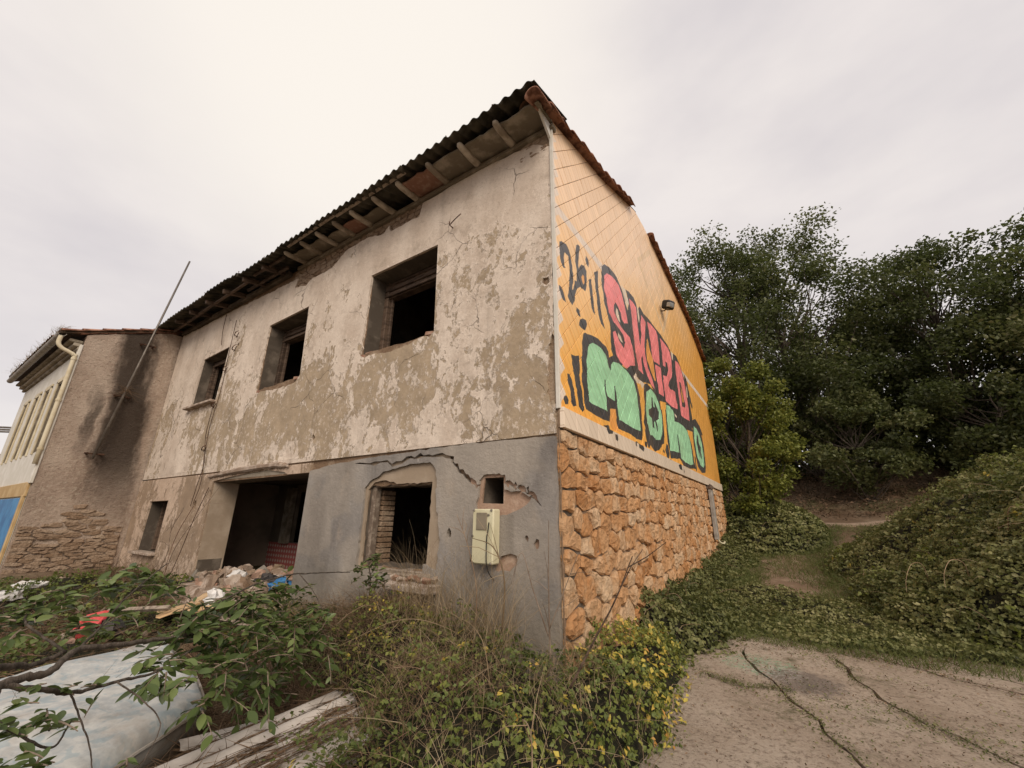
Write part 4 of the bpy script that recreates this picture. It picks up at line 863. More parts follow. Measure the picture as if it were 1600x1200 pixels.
# ------------------------------------------------------------------ roof
roof = thing('roof_root', (0, 0, 0), None, None); roof.name = 'roof'; roof.parent = house; ORG['roof'] = np.zeros(3)
EY, EZ = -.62, 6.475
sag = lambda u: -.03 * np.sin(np.clip(u / 11.6, 0, 1) * math.pi * 2.2) - .012 * u + (-.06 if 5.6 < u < 7.2 else 0)
def sheet(u0, u1, y0, y1, zf, name, mat, lift=0.0, amp=.028, pit=.165, th=.007):
    nu = max(int((u1 - u0) / pit * 8), 8); us = np.linspace(u0, u1, nu + 1); ys = np.linspace(y0, y1, 4); V = []; F = []
    j = random.uniform(-.02, .02); tilt = random.uniform(-.012, .012)
    for side in (0, -th):
        for y in ys:
            for u in us: V.append((u, y + (j if y == y0 else 0), zf(u, y) + amp * math.cos(u / pit * 2 * math.pi) + side + lift + tilt * (u - u0)))
    m = nu + 1; K = 4 * m
    for a in range(3):
        for b in range(nu):
            q = (a * m + b, a * m + b + 1, (a + 1) * m + b + 1, (a + 1) * m + b); F.append(q); F.append(tuple(x + K for x in q[::-1]))
    for b in range(nu): F.append((b + 1, b, b + K, b + 1 + K)); F.append((3 * m + b, 3 * m + b + 1, 3 * m + b + 1 + K, 3 * m + b + K))
    for a in range(3): F.append((a * m, (a + 1) * m, (a + 1) * m + K, a * m + K)); F.append(((a + 1) * m + nu, a * m + nu, a * m + nu + K, (a + 1) * m + nu + K))
    return M(name, V, F, mat, roof, smooth=True, attr=[random.random()] * len(F))
def zfront(u, y): return EZ + .05 + (y - EY) * .355 + float(sag(u))
def zrear(u, y): return 8.16 - (y - 4.25) * .135
nS = 11; wS = (UE + .35) / nS
for i in range(nS):
    for j_, (a, b) in enumerate([(EY, .3), (.15, 1.6), (1.45, 3.0), (2.85, 4.30)]):
        sheet(-.0 + i * wS - (.02 if i else 0) + (.06 if (j_ and not i) else 0) - (.10 if (not j_ and not i) else 0), (i + 1) * wS + .03, a, b, zfront, 'roof_sheet', MT['asb_dark'], lift=.012 * j_ + .008 * (i % 2))
    for j_, (a, b) in enumerate([(4.3, 6.8), (6.6, 9.2), (9.0, 11.6)]):
        sheet(.16 + i * wS - .02, .16 + (i + 1) * wS + .03, a, b, lambda u, y: float(rz(min(y, 11.3))) + .05, 'roof_sheet', MT['asb_dark'], lift=-.008 * j_)
# hook bolts standing up from the eave
for u in [.55, 1.35, 2.35, 3.3, 4.4, 5.3, 6.3, 7.4, 8.6, 9.7, 10.8]:
    z0 = zfront(u, -.5) + .02; mb = MB(); k = random.choice((-1, 1)) * .02
    mb.tube(smoothpath([(u, -.5, z0), (u + k * .3, -.52, z0 + .06), (u + k, -.53, z0 + .10), (u + k * 1.8, -.52, z0 + .085)], 4), .006, .005, 5); mb.build('hook_bolt', MT['rust'], roof)
# rafters with rounded ends and soffit pieces between
RU = [.58, 1.18, 1.78, 2.42, 2.98, 3.55, 4.03, 4.54, 5.03, 5.58]
for u in RU:
    mb = MB(); P = [(u + .01, .12, 6.50), (u, 0, 6.47), (u, -.2, 6.445), (u - .005, -.38, 6.43), (u - .005, -.455, 6.435), (u - .005, -.48, 6.45)]
    mb.tube(P, [.058, .056, .05, .048, .043, .02], None, 9); o = mb.build('rafter', MT['rafter'], roof, smooth=True)
    o.rotation_euler = (0, 0, 0)
prev = -.08
for k, u in enumerate(RU):
    if k in (4,): prev = u; continue
    a, b = prev + .05, u - .05; dep = -.40 if k < 4 else random.uniform(-.34, -.24)
    pts = rough([(a, .0), (b, .0), (b, dep), (a, dep)], .012, .08)
    V = panel('soffit_board', [(p[0], p[1]) for p in pts], [], lambda uu, yy: 6.50 + yy * .09 + .0 * uu, .025, MT['soffit'] if k not in (3, 6) else MT['brick'], roof, grid=0, plane='Z')
    prev = u
# plank fragments and the dark hollow further along, wall plate
mb = MB(); mb.box((2.9, .0, 6.405), (5.9, .10, .07), bev=.01, jit=.006); mb.build('wall_plate', MT['soffit'], roof)
mb = MB(); mb.box((8.9, -.02, 6.40), (5.5, .10, .10), bev=.01, jit=.006); mb.build('wall_plate', MT['reveal'], roof)
for (u0, u1, y, z, t) in [(2.2, 3.9, -.50, 6.49, .03), (3.9, 5.4, -.52, 6.475, .03), (5.7, 6.9, -.40, 6.42, .05), (5.9, 7.6, -.2, 6.38, .05), (7.2, 9.9, -.36, 6.36, .05), (9.2, 11.5, -.30, 6.36, .06)]:
    mb = MB(); mb.box(((u0 + u1) / 2, y, z), (u1 - u0, .05, t), rot=(random.uniform(-.2, .2), random.uniform(-.015, .015), random.uniform(-.02, .02)), bev=.006); mb.build('batten', MT['wood'] if u0 < 5 else MT['darkwood'], roof)
for u in (6.3, 7.1, 8.0, 8.9, 9.8, 10.7):
    mb = MB(); mb.box((u, -.15, 6.42), (.08, .75, .10), rot=(.20, 0, random.uniform(-.05, .05)), bev=.01); mb.build('rafter', MT['darkwood'], roof)
# verge: barge piece closing the eave and the rows of barrel tiles
V = [(0.0, -.50, 6.60), (0.0, .0, 6.22), (0, .0, 6.62), (0, -.50, 6.66), (.03, -.50, 6.60), (.03, .0, 6.22), (.03, .0, 6.62), (.03, -.50, 6.66)]
M('barge_board', V, [(0, 1, 2, 3), (4, 7, 6, 5), (0, 4, 5, 1), (1, 5, 6, 2), (2, 6, 7, 3), (3, 7, 4, 0)], MT['whitep'], roof, attr=[.4] * 6)
def barrel(L=.40, r0=.108, r1=.078, th=.014, n=8, up=1):
    V = []; F = []
    for yi, r in ((0, r0), (L, r1)):
        for rr in (r, r - th):
            for k in range(n + 1):
                t = math.pi * k / n; V.append((rr * math.cos(t), yi, up * rr * math.sin(t) * .85))
    m = n + 1
    for k in range(n):
        F += [(k, k + 1, 2 * m + k + 1, 2 * m + k), (m + k + 1, m + k, 3 * m + k, 3 * m + k + 1), (k + 1, k, m + k, m + k + 1), (2 * m + k, 2 * m + k + 1, 3 * m + k + 1, 3 * m + k)]
    F += [(0, 2 * m, 3 * m, m), (n, m + n, 3 * m + n, 2 * m + n)]
    return V, F
bV, bF = barrel(); bm = [smesh('verge_tile', bV, bF, MT['terracotta'], smooth=True, attr=[v] * len(bF)) for v in (.1, .4, .7, .95)]; bk_ = [smesh('verge_tile', bV, bF, MT['mosstile'], smooth=True, attr=[v] * len(bF)) for v in (.2, .6)]
y = -.56
while y < 3.3:
    sl_ = math.atan(.355) if y < 3.6 else .2
    z = (6.56 + y * .33 if y < 0 else float(rz(y))) + .02
    inst('verge_tile', random.choice(bm), roof, (-.05 + random.uniform(-.010, .010), y, z - .035), (sl_ - .09 + random.gauss(0, .02), random.gauss(0, .05), random.gauss(0, .03)))
    inst('verge_tile', random.choice(bk_), roof, (.12, y + .17, z + .075), (sl_ - .05, random.gauss(0, .06), random.gauss(0, .05)), (1.1, 1, 1.1))
    y += .335
y = 4.9
while y < 11.25:
    m = (rz(min(y + .35, 11.3)) - rz(y)) / .35
    inst('verge_tile', random.choice(bm), roof, (-.045 + random.uniform(-.008, .008), y, float(rz(y)) - .03), (math.atan(m) - .04, random.gauss(0, .05), random.gauss(0, .03)))
    inst('verge_tile', random.choice(bk_ + bm[:1]), roof, (.12, y + .12, float(rz(y)) + .05), (math.atan(m) - .04, random.gauss(0, .05), random.gauss(0, .04)))
    y += .34
# ridge weed
# ------------------------------------------------------------------ fittings on the front
mb = MB(); mb.box((.805, -.10, 1.42), (.265, .12, .515), bev=.012); mbx = thing('meter_box', (.805, -.04, 1.16), 'cream plastic meter box with a brown window below the wall hole', 'meter box'); mb.build('casing', MT['cream'], mbx)
mb = MB(); mb.box((.815, -.164, 1.56), (.13, .012, .165), bev=.003); mb.build('viewing_window', MT['taupe'], mbx)
for a, b in ((.695, 1.665), (.695, 1.175), (.915, 1.665), (.915, 1.175), (.925, 1.42), (.73, 1.62)):
    mb = MB(); mb.box((a, -.166, b), (.022, .02, .022), bev=.006); mb.build('screw', MT['steel'], mbx)
mb = MB(); mb.tube(smoothpath([(.715, -.175, 1.55), (.725, -.178, 1.45), (.735, -.176, 1.42), (.738, -.176, 1.3), (.735, -.172, 1.17), (.73, -.13, 1.08), (.73, -.05, 1.02)], 5), .006, .006, 5); mb.build('cable', MT['black'], mbx)
mb = MB(); mb.box((.0, 0, 0), (.34, .17, .09), jit=.012, bev=.02)
for a, b, c, d in [(2.02, -.10, .865, .3), (1.66, -.13, .872, .1)]:
    pass
blk = thing('stone_sill', (1.8, -.12, .82), 'broken pinkish stone sill below the dark ground-floor window', 'sill')
mb = MB(); mb.box((1.80, -.13, .872), (.74, .20, .085), bev=.012, jit=.008); mb.build('slab', MT['rubble'], blk)
for i in range(9):
    mb = MB(); mb.box((1.5 + i * .075, -.09 + random.uniform(-.04, .04), .935 + random.uniform(0, .02)), (.09, .07, .035), rot=(random.random(), random.random(), random.random() * 3), bev=.008, jit=.006); mb.build('rubble_piece', MT['brick'] if i % 2 else MT['rubble'], blk)
# iron bracket, wires, cable hooks
br = thing('iron_bracket', (1.48, -.02, 5.58), 'small rusty iron bracket sticking out above the largest window', 'bracket')
mb = MB(); mb.tube([(1.62, .0, 5.57), (1.6, -.10, 5.545), (1.48, -.12, 5.58), (1.36, -.14, 5.60)], .009, .007, 5); mb.tube([(1.60, -.10, 5.545), (1.60, -.11, 5.60)], .007, .007, 5); mb.build('bar', MT['rust'], br)
cb = thing('hanging_wires', (8.4, -.03, 2.0), 'loose rusty wires and iron hooks running down the front wall', 'wires')
for P in ([(8.95, -.03, 6.25), (8.9, -.04, 5.8), (8.80, -.03, 5.4)], [(8.26, -.04, 5.9), (8.2, -.05, 5.0), (8.15, -.05, 4.2), (8.25, -.05, 3.4), (8.15, -.06, 2.8), (8.0, -.06, 2.2), (8.15, -.05, 1.8)], [(8.35, -.05, 3.9), (8.3, -.07, 3.2), (8.05, -.07, 2.6), (8.10, -.08, 2.1), (8.25, -.05, 1.75)], [(8.1, -.05, 1.75), (8.3, -.12, 1.3), (8.35, -.16, .9), (8.25, -.2, .5)], [(7.6, -.05, 2.1), (7.75, -.12, 1.5), (7.95, -.14, .9), (8.05, -.2, .4)]):
    mb = MB(); mb.tube(smoothpath(P, 6), .007, .006, 4); mb.build('wire', MT['rust'], cb)
for u, z in ((7.95, 5.45), (7.9, 5.1), (8.12, 4.65), (8.25, 3.85), (8.2, 2.9)):
    mb = MB(); mb.tube(smoothpath([(u + .12, -.01, z), (u + .04, -.10, z - .03), (u - .03, -.12, z + .02), (u - .08, -.09, z + .06)], 3), .011, .008, 5); mb.tube([(u + .1, -.04, z - .05), (u - .1, -.08, z + .02)], .008, .008, 4); mb.build('hook', MT['rust'], cb)
# floodlight on the gable
fl = thing('floodlight', (-.02, 5.35, 6.27), 'small black floodlight fixed high on the orange gable', 'floodlight')
mb = MB(); mb.box((-.19, 5.35, 6.30), (.20, .26, .20), rot=(.1, -.35, .3), bev=.03); mb.build('housing', MT['black'], fl)
mb = MB(); mb.box((-.255, 5.25, 6.235), (.09, .16, .10), rot=(.1, -.35, .3), bev=.006); mb.build('lens', MT['glass'], fl)
mb = MB(); mb.tube([(-.01, 5.35, 6.2), (-.10, 5.35, 6.18), (-.16, 5.35, 6.24)], .014, .012, 5); mb.build('arm', MT['rust'], fl)
# downpipe near the far end of the stone base
dp = thing('wall_duct', (-.07, 8.45, 1.1), 'pale grey sheet-metal duct near the far end of the stone base', 'duct')
mb = MB(); mb.box((-.10, 8.43, 1.72), (.09, .24, 1.22), bev=.012); mb.build('duct', MT['zinc'], dp)
mb = MB(); mb.tube(smoothpath([(-.10, 8.45, 1.15), (-.16, 8.50, 1.04), (-.22, 8.62, 1.02), (-.22, 8.8, 1.05)], 4), .022, .022, 6); mb.build('pipe', MT['cream'], dp)
mb = MB(); mb.box((-.10, 8.42, 2.38), (.12, .2, .12), rot=(.5, .2, .1), bev=.02, jit=.02); mb.build('cap', MT['darkwood'], dp)
# low broken wall stub and rubble in the large opening
st = thing('broken_wall_stub', (6.9, -.02, 0), 'low plastered stub of wall at the foot of the large opening', 'wall')
V = rough([(6.15, .0), (7.5, .0), (7.52, .58), (7.1, .60), (6.6, .57), (6.35, .50), (6.22, .30)], .012, .08)
panel('stub', V, [], -.03, .32, MT['reveal_light'], st, grid=.2, disp=lambda u, z: fbm(u * 4, z * 4) * .02)
# ------------------------------------------------------------------ neighbouring house
nb = thing('neighbour_house', (12.5, -1.8, 0), 'older house on the left with a rain-stained side wall and blue painted front', 'house')
side = [(-1.8, -.6), (9, -.6), (9, 5.2), (4.0, 7.2), (.3, 6.35), (-.3, 6.30), (-1.0, 6.02), (-1.8, 5.66)]
ph = panel('side_wall', rough(side, .01, .12, edges=[4, 5, 6]), [], UE - .0, .35, MT['nbwall'], nb, grid=.3, plane='X', disp=lambda y, z: fbm(y * 1.2, z * 1.2, 4) * .06)
# side wall: panel 'X' faces -u
for P_ in ():
    pass
sd = []; z = .25
while z < 2.0:
    y = -1.78
    while y < -.15: sd.append((y + rr2.uniform(.04, .1), z + rr2.uniform(-.012, .012))); y += rr2.uniform(.16, .5)
    z += rr2.uniform(.06, .085)
for i, c in enumerate(vor_cells(sd, (-1.79, -.12, .2, 1.85), 3.2)):
    if c and area(c) > .004:
        zc = np.mean([p[1] for p in c]); yc = np.mean([p[0] for p in c])
        if zc > 1.55 + .25 * math.sin(yc * 5) or random.random() < .10: continue
        V, F = stone_geo(c, .004, rr2.uniform(.008, .03), rr2, lift=lambda a, b, d: (UE - .02 - d, a, b))
        M('stone', V, F, MT['nbstone'], ph, attr=[rr2.random()] * len(F))
NW = [[(12.28, 2.95), (12.86, 2.93), (12.86, 4.62), (12.28, 4.62)], [(13.62, 2.95), (14.2, 2.95), (14.2, 4.62), (13.62, 4.62)], [(14.9, 2.95), (15.45, 2.95), (15.45, 4.62), (14.9, 4.62)], [(16.4, 2.95), (16.95, 2.95), (16.95, 4.62), (16.4, 4.62)]]
fr = panel('front_wall', [(UE + .09, -.6), (18.2, -.6), (18.2, 5.4), (UE + .09, 5.4)], NW, -1.81, .30, None, nb, mats=[MT['whitep'], MT['soffit']], side_idx=1, grid=.4)
for w_ in NW:
    u0, u1 = w_[0][0], w_[1][0]
    mb = MB(); mb.box(((u0 + u1) / 2, -1.62, 3.78), (u1 - u0, .05, 1.66)); f = mb.build('window', MT['darkwood'], nb)
    mb = MB(); mb.box((u0 - .05, -1.825, 3.8), (.10, .03, 1.8), bev=.006); mb.box((u1 + .05, -1.825, 3.8), (.10, .03, 1.8), bev=.006); mb.box(((u0 + u1) / 2, -1.825, 4.70), (u1 - u0 + .2, .03, .12), bev=.006); mb.build('surround', MT['cream_pipe'], f)
mb = MB(); mb.box((15.0, -1.83, 2.08), (6.5, .05, .30), bev=.01, jit=.003); mb.box((11.86, -1.835, 1.2), (.16, .05, 1.5), bev=.01, jit=.01); mb.build('painted_band', MT['ochre'], nb)
mb = MB(); mb.box((14.6, -1.83, .85), (5.3, .04, 2.1), bev=.01); mb.build('blue_dado', MT['blue'], nb)
mb = MB(); mb.box((11.70, -1.83, 3.8), (.16, .06, 3.2), bev=.01); mb.build('corner_pilaster', MT['whitep'], nb)
# eave: stepped cornice, gutter, roof
mb = MB()
for k, (dy, z, h) in enumerate([(.07, 5.32, .08), (.15, 5.40, .08), (.24, 5.48, .07)]): mb.box((15.0, -1.81 - dy / 2, z), (6.6, dy, h), bev=.012)
mb.build('cornice', MT['soffit'], nb)
V = []; F = []; gn = 8
for u in (11.6, 18.2):
    for r in (.075, .068):
        for k in range(gn + 1): t = math.pi + math.pi * k / gn; V.append((u, -2.20 + r * math.cos(t), 5.56 + r * math.sin(t)))
m = gn + 1
for k in range(gn): F += [(k, k + 1, 2 * m + k + 1, 2 * m + k), (m + k, m + k + 1, 3 * m + k + 1, 3 * m + k)]
F += [tuple(range(m)) + tuple(range(2 * m - 1, m - 1, -1))]
M('gutter', V, F, MT['zinc'], nb, attr=[.5] * len(F))
mb = MB(); mb.tube(smoothpath([(11.64, -2.20, 5.50), (11.64, -2.20, 5.32), (11.64, -2.12, 5.22), (11.63, -1.98, 5.16), (11.62, -1.90, 5.10), (11.62, -1.88, 4.9), (11.62, -1.88, 2.6)], 5), .042, .042, 9); mb.build('drainpipe', MT['cream_pipe'], nb, smooth=True)
for z in (5.0, 4.0, 2.9): mb = MB(); mb.tube([(11.62, -1.88, z), (11.62, -1.88, z + .05)], .052, .052, 9); mb.build('pipe_collar', MT['cream_pipe'], nb)
def nbz(y): return float(np.interp(y, [-2.2, -1.8, -1.0, -.3, .3, 4.0, 9.2], [5.60, 5.76, 6.10, 6.38, 6.46, 7.3, 5.3]))
ys = [-2.24, -1.8, -1.0, -.3, .3, 4.0, 9.2]; V = []; F = []
for th in (0, -.05):
    for y in ys:
        for u in (UE - .04, 18.4): V.append((u, y, nbz(y) + th))
K = len(ys) * 2
for i in range(len(ys) - 1): F += [(2 * i, 2 * i + 1, 2 * i + 3, 2 * i + 2)[::-1], (K + 2 * i, K + 2 * i + 2, K + 2 * i + 3, K + 2 * i + 1)[::-1], (2 * i, 2 * i + 2, K + 2 * i + 2, K + 2 * i), (2 * i + 1, K + 2 * i + 1, K + 2 * i + 3, 2 * i + 3)]
F += [(0, K, K + 1, 1), (K - 2, K - 1, 2 * K - 1, 2 * K - 2)]
nroof = M('roof', V, F, MT['mosstile'], nb, attr=[.3] * len(F))
y = -2.22
while y < .4:
    s0 = math.atan2(nbz(y + .3) - nbz(y), .3)
    for q in range(4): inst('roof_tile', random.choice(bm[:2] if q == 0 else bk_), nroof, (UE + .02 + q * .19, y, nbz(y) + .01), (s0 - .03, random.gauss(0, .04), random.gauss(0, .03)), (1, 1, .8))
    y += .33
for q in range(4, 34): inst('roof_tile', random.choice(bk_), nroof, (UE + .02 + q * .19, -2.25, nbz(-2.2) + .01), (.38, random.gauss(0, .04), random.gauss(0, .03)), (1, 1.2, .8))
for q in range(12):
    mb = MB(); mb.box((UE + .02, -1.85 + q * .15, nbz(-1.85 + q * .15) - .045), (.10, .15, .035), rot=(.38, 0, 0), bev=.004); mb.build('verge_brick', MT['terracotta'], nroof)
# moss and weeds in the gutter
n = 900; C_ = np.column_stack([RNG.uniform(11.6, 18, n), RNG.normal(-2.2, .05, n), RNG.uniform(5.57, 5.74, n)])
V, F = blades(C_, RNG.normal(size=(n, 3)) * .5 + [0, 0, 1], RNG.uniform(.06, .22, n), .008, .3); o = M('gutter_weeds', V, F, MT['straw'], nb, attr=np.repeat(RNG.random(n), 3)); tag(o, kind='stuff')
# leaning mast bolted to the side wall
ms = thing('metal_mast', (11.5, -1.02, 2.84), 'tall rusty metal mast bolted to the stained side wall', 'mast')
ma = np.array([11.50, -1.05, 2.80]); mz = np.array([11.50, -.39, 8.52])
mb = MB(); mb.tube([ma, ma + (mz - ma) * .5, mz], .030, .022, 8); mb.build('pole', MT['steel'], ms, smooth=True)
for t in (.02, .27, .52):
    p = ma + (mz - ma) * t; mb = MB(); mb.box((p[0] + .03, p[1], p[2]), (.05, .34, .035), bev=.006); mb.box((p[0] + .08, p[1] + .12, p[2]), (.12, .03, .05), bev=.004); mb.box((p[0] + .08, p[1] - .12, p[2]), (.12, .03, .05), bev=.004); mb.build('bracket', MT['rust'], ms)
n = 90; C_ = np.tile(ma + (mz - ma) * .3, (n, 1)) + RNG.normal(size=(n, 3)) * .03
V, F = blades(C_, RNG.normal(size=(n, 3)) + [-.6, 0, -.2], RNG.uniform(.1, .5, n), .008, .8); o = M('dry_weed_tuft', V, F, MT['duff'], ms, attr=np.repeat(RNG.random(n), 3))
# holes in the stained wall
# far roof with steel arch at the left edge
fb = thing('far_shed', (30, -.8, 0), 'low shed with red tiled eave far behind at the left edge', 'shed')
mb = MB(); mb.box((34, 2.0, 2.0), (8, 5.6, 4.0)); mb.build('wall', MT['far_wall'], fb)
mb = MB(); mb.box((34, -1.0, 4.12), (8.6, 1.1, .10), rot=(.3, 0, 0)); mb.box((34, 2.0, 4.35), (8.6, 5.4, .08)); mb.build('roof', MT['terracotta'], fb)
ar = thing('steel_arch', (46, 0, 3), 'thin curved steel arch frame against the sky beyond the shed', 'arch')
for q in range(3):
    mb = MB(); mb.tube([(46 + q * 1.5, 1.5 + 6 * math.cos(t), 3.5 + 4.2 * math.sin(t)) for t in np.linspace(0, math.pi, 20)], .07, .07, 6); mb.build('hoop', MT['steel'], ar)
mb = MB()
for t in np.linspace(.2, 2.9, 7): mb.tube([(46, 1.5 + 6 * math.cos(t), 3.5 + 4.2 * math.sin(t)), (49, 1.5 + 6 * math.cos(t), 3.5 + 4.2 * math.sin(t))], .03, .03, 5)
mb.build('purlins', MT['steel'], ar)
mb = MB(); mb.box((52, 3, 2), (.1, 14, 4)); 

# ------------------------------------------------------------------ debris in front
def slabmesh(nu, ny, fn): 
    V = []; F = []
    for s_ in (0, 1):
        for i in range(nu + 1):
            for j in range(ny + 1): V.append(fn(i / nu, j / ny, s_))
    m = ny + 1; K = (nu + 1) * m
    for i in range(nu):
        for j in range(ny): q = (i * m + j, (i + 1) * m + j, (i + 1) * m + j + 1, i * m + j + 1); F.append(q); F.append(tuple(x + K for x in q[::-1]))
    for i in range(nu): F += [(i * m, i * m + K, (i + 1) * m + K, (i + 1) * m), (i * m + ny, (i + 1) * m + ny, (i + 1) * m + ny + K, i * m + ny + K)]
    for j in range(ny): F += [(j, j + 1, j + 1 + K, j + K), (nu * m + j, nu * m + j + K, nu * m + j + 1 + K, nu * m + j + 1)]
    return V, F
# mattress: four corners on the ground (u,y)
mc = np.array([[1.22, -3.05], [2.08, -1.80], [4.05, -1.42], [3.7, -3.35]])
def mfn(a, b, s_):
    p = (mc[0] * (1 - a) + mc[3] * a) * (1 - b) + (mc[1] * (1 - a) + mc[2] * a) * b
    e = min(a, 1 - a, b, 1 - b); rnd = .075 * (1 - min(e / .05, 1)) ** 2
    zt = .31 + .03 * math.sin(a * 5) + .08 * a + float(fbm(p[0] * 2.2, p[1] * 2.2, 3)) * .05 - rnd
    return (p[0], p[1], zt if s_ == 0 else float(terr(*p)) + .02)
V, F = slabmesh(34, 24, mfn); V = np.array(V)
mat_ = thing('old_mattress', (3.2, -2.0, .1), 'soiled pale blue floral mattress lying on its back under the branches', 'mattress')
F = [f[::-1] for f in F]
top = [all(i < 35 * 25 for i in f) for f in F]
M('mattress_body', V, F, None, mat_, smooth=True, mats=[MT['mattress'], MT['border']], midx=[0 if t else 1 for t in top], attr=[.5] * len(F))
for h_z in (0,):
    ed = [mfn(0, b, 0) for b in np.linspace(0.02, .98, 14)]; mb = MB(); mb.tube([(p[0] - .012, p[1] - .01, p[2] - .01) for p in ed], .012, .012, 6); mb.build('piping', MT['border'], mat_)
    ed = [mfn(a, 1, 0) for a in np.linspace(0.02, .98, 24)]; mb = MB(); mb.tube([(p[0], p[1] + .01, p[2] - .01) for p in ed], .012, .012, 6); mb.build('piping', MT['border'], mat_)
# corrugated sheets
PITCHW = .145
def csheet(c, ang, L, Wd, z0, tilt, lab, mat=None, amp=.028, ph=0.0, jag=.03):
    c = np.array(c); dx = np.array([math.cos(ang), math.sin(ang)]); dn = np.array([-dx[1], dx[0]])
    jn = [random.uniform(-jag, jag) for _ in range(60)]
    def fn(a, b, s_):
        q = (a - .5) * L + (jn[int(b * 40)] if a > .9 or a < .05 else 0); v = (b - .5) * Wd
        p = c + dx * q + dn * v
        return (p[0], p[1], z0 + 2.5 * amp * (abs(math.cos(v / PITCHW * math.pi + math.pi / 2 + ph * .2)) ** .7 - .5) + tilt[0] * q + tilt[1] * v - (.008 if s_ else 0))
    V, F = slabmesh(12, 56, fn); o = M('corrugated_sheet', V, F, mat or MT['asb_light'], None, smooth=True, attr=[random.random()] * len(F))
    return tag(o, lab, 'roof sheet', 'corrugated sheets dumped on the ground')
A0 = math.atan2(-1, -.10)
csheet((1.33, -1.95), A0, 1.7, .29, .225, (0, .0), 'left pale corrugated fibre-cement strip of the three dumped side by side', amp=.036)
csheet((1.04, -1.92), A0 + .03, 1.6, .27, .20, (.01, .02), 'middle pale corrugated fibre-cement strip between two other dumped strips', amp=.034, ph=.8)
csheet((.77, -1.98), A0 - .04, 1.35, .30, .19, (0, -.08), 'right broken corrugated fibre-cement strip beside the brambles', amp=.036, ph=.4)
mb = MB(); mb.box((1.72, -1.75, .15), (.6, .17, .025), rot=(.10, .03, math.pi / 2 + .3), bev=.008, jit=.016)
tag(mb.build('broken_board', MT['asb_light']), 'flat broken pale board between mattress and corrugated strips', 'board')
# red plastic basin
rp_ = thing('red_plastic_tub', (4.95, -1.85, .25), 'crushed red plastic tub lying among the rubbish', 'tub')
rc = np.array([4.95, -1.85, .40]); V = []; F = []
for k in range(12):
    t = 2 * math.pi * k / 12; sq = 1 + .3 * math.sin(3 * t)
    V += [tuple(rc + [.20 * math.cos(t) * sq, .15 * math.sin(t), .04 + .05 * math.sin(2 * t)]), tuple(rc + [.14 * math.cos(t), .10 * math.sin(t), -.13])]
V.append(tuple(rc + [0, 0, -.13])); V += [(a - .0, b, c - .012) for a, b, c in V]
for k in range(12): a = 2 * k; b = (2 * k + 2) % 24; F += [(a, b, b + 1, a + 1), (a + 25, a + 26, b + 26, b + 25), (a + 1, b + 1, 24), (a + 26, 49, b + 26), (a, a + 25, b + 25, b)]
o = M('shell', V, F, MT['redp'], rp_, attr=[.5] * len(F)); 
mb = MB(); mb.box((4.85, -1.9, .48), (.30, .18, .015), rot=(.3, -.25, .4), jit=.02); mb.build('lid', MT['redp'], rp_)
def crumple(name, c, d, mat, lab, cat, amp=.35, seed=0, group=None):
    r = random.Random(seed); n, m = 10, 7; V = []; F = []
    for i in range(m + 1):
        for j in range(n):
            t = 2 * math.pi * j / n; p = math.pi * i / m; k = 1 + r.uniform(-amp, amp)
            V.append((c[0] + d[0] / 2 * math.sin(p) * math.cos(t) * k, c[1] + d[1] / 2 * math.sin(p) * math.sin(t) * k, c[2] + d[2] / 2 * math.cos(p) * k))
    for i in range(m):
        for j in range(n): F.append((i * n + j, i * n + (j + 1) % n, (i + 1) * n + (j + 1) % n, (i + 1) * n + j)[::-1])
    return tag(M(name, V, F, mat, None, attr=[r.random() for _ in F]), lab, cat, group)
crumple('blue_cloth', (4.75, .10, .60), (.34, .3, .22), MT['rag_blue'], 'crumpled blue cloth on the rubble in the large opening', 'cloth', seed=2)
crumple('white_bag', (4.75, -.75, .55), (.34, .2, .2), MT['rag_white'], 'small white plastic bag lying behind the leafy branch', 'bag', seed=3)
crumple('white_bag', (6.0, .05, .62), (.3, .25, .2), MT['rag_white'], 'white crumpled bag on the rubble inside the large opening', 'bag', seed=4)
crumple('dark_cloth', (5.3, .2, .60), (.5, .35, .2), MT['rag_dark'], 'dark cloth heap on the rubble beside the blue cloth', 'cloth', seed=5)
crumple('black_bag', (4.8, -1.75, .36), (.3, .26, .2), MT['rag_dark'], 'black bag beneath the crushed red tub', 'bag', seed=6)
crumple('white_rag', (7.4, -2.2, .5), (.6, .3, .16), MT['rag_white'], 'pale rag lying behind the far end of the mattress', 'rag', seed=7)
crumple('white_rag', (8.3, -1.9, .5), (.5, .4, .16), MT['rag_white'], 'dirty white rag near the stained wall at the left edge', 'rag', seed=8)
for k, (c, d, r, lab) in enumerate([((5.0, -1.05, .45), (.75, .4, .015), (.25, .1, .3), 'large torn tan cardboard sheet behind the mattress'), ((4.3, -.85, .50), (.55, .35, .015), (-.2, .2, -.4), 'tan cardboard piece leaning beside the leafy branch'), ((5.5, -.6, .45), (.5, .3, .015), (.3, -.2, .9), 'small folded cardboard by the foot of the wall')]):
    mb = MB(); mb.box(c, d, rot=r, jit=.03); tag(mb.build('cardboard', MT['card']), lab, 'cardboard', 'cardboard pieces in the rubbish')
for k, (a, b, lab) in enumerate([((5.5, -1.6, .45), (4.7, -1.25, .52), 'pale wooden lath lying across the rubbish behind the mattress'), ((4.4, -1.0, .45), (3.4, -.9, .42), 'grey plank end poking out under the leaves'), ((7.6, -1.7, .42), (6.6, -2.1, .50), 'dark plank lying left of the red tub')]):
    mb = MB(); mb.tube([a, b], .03, .03, 4); tag(mb.build('plank', MT['wood']), lab, 'plank', 'planks among the rubbish')
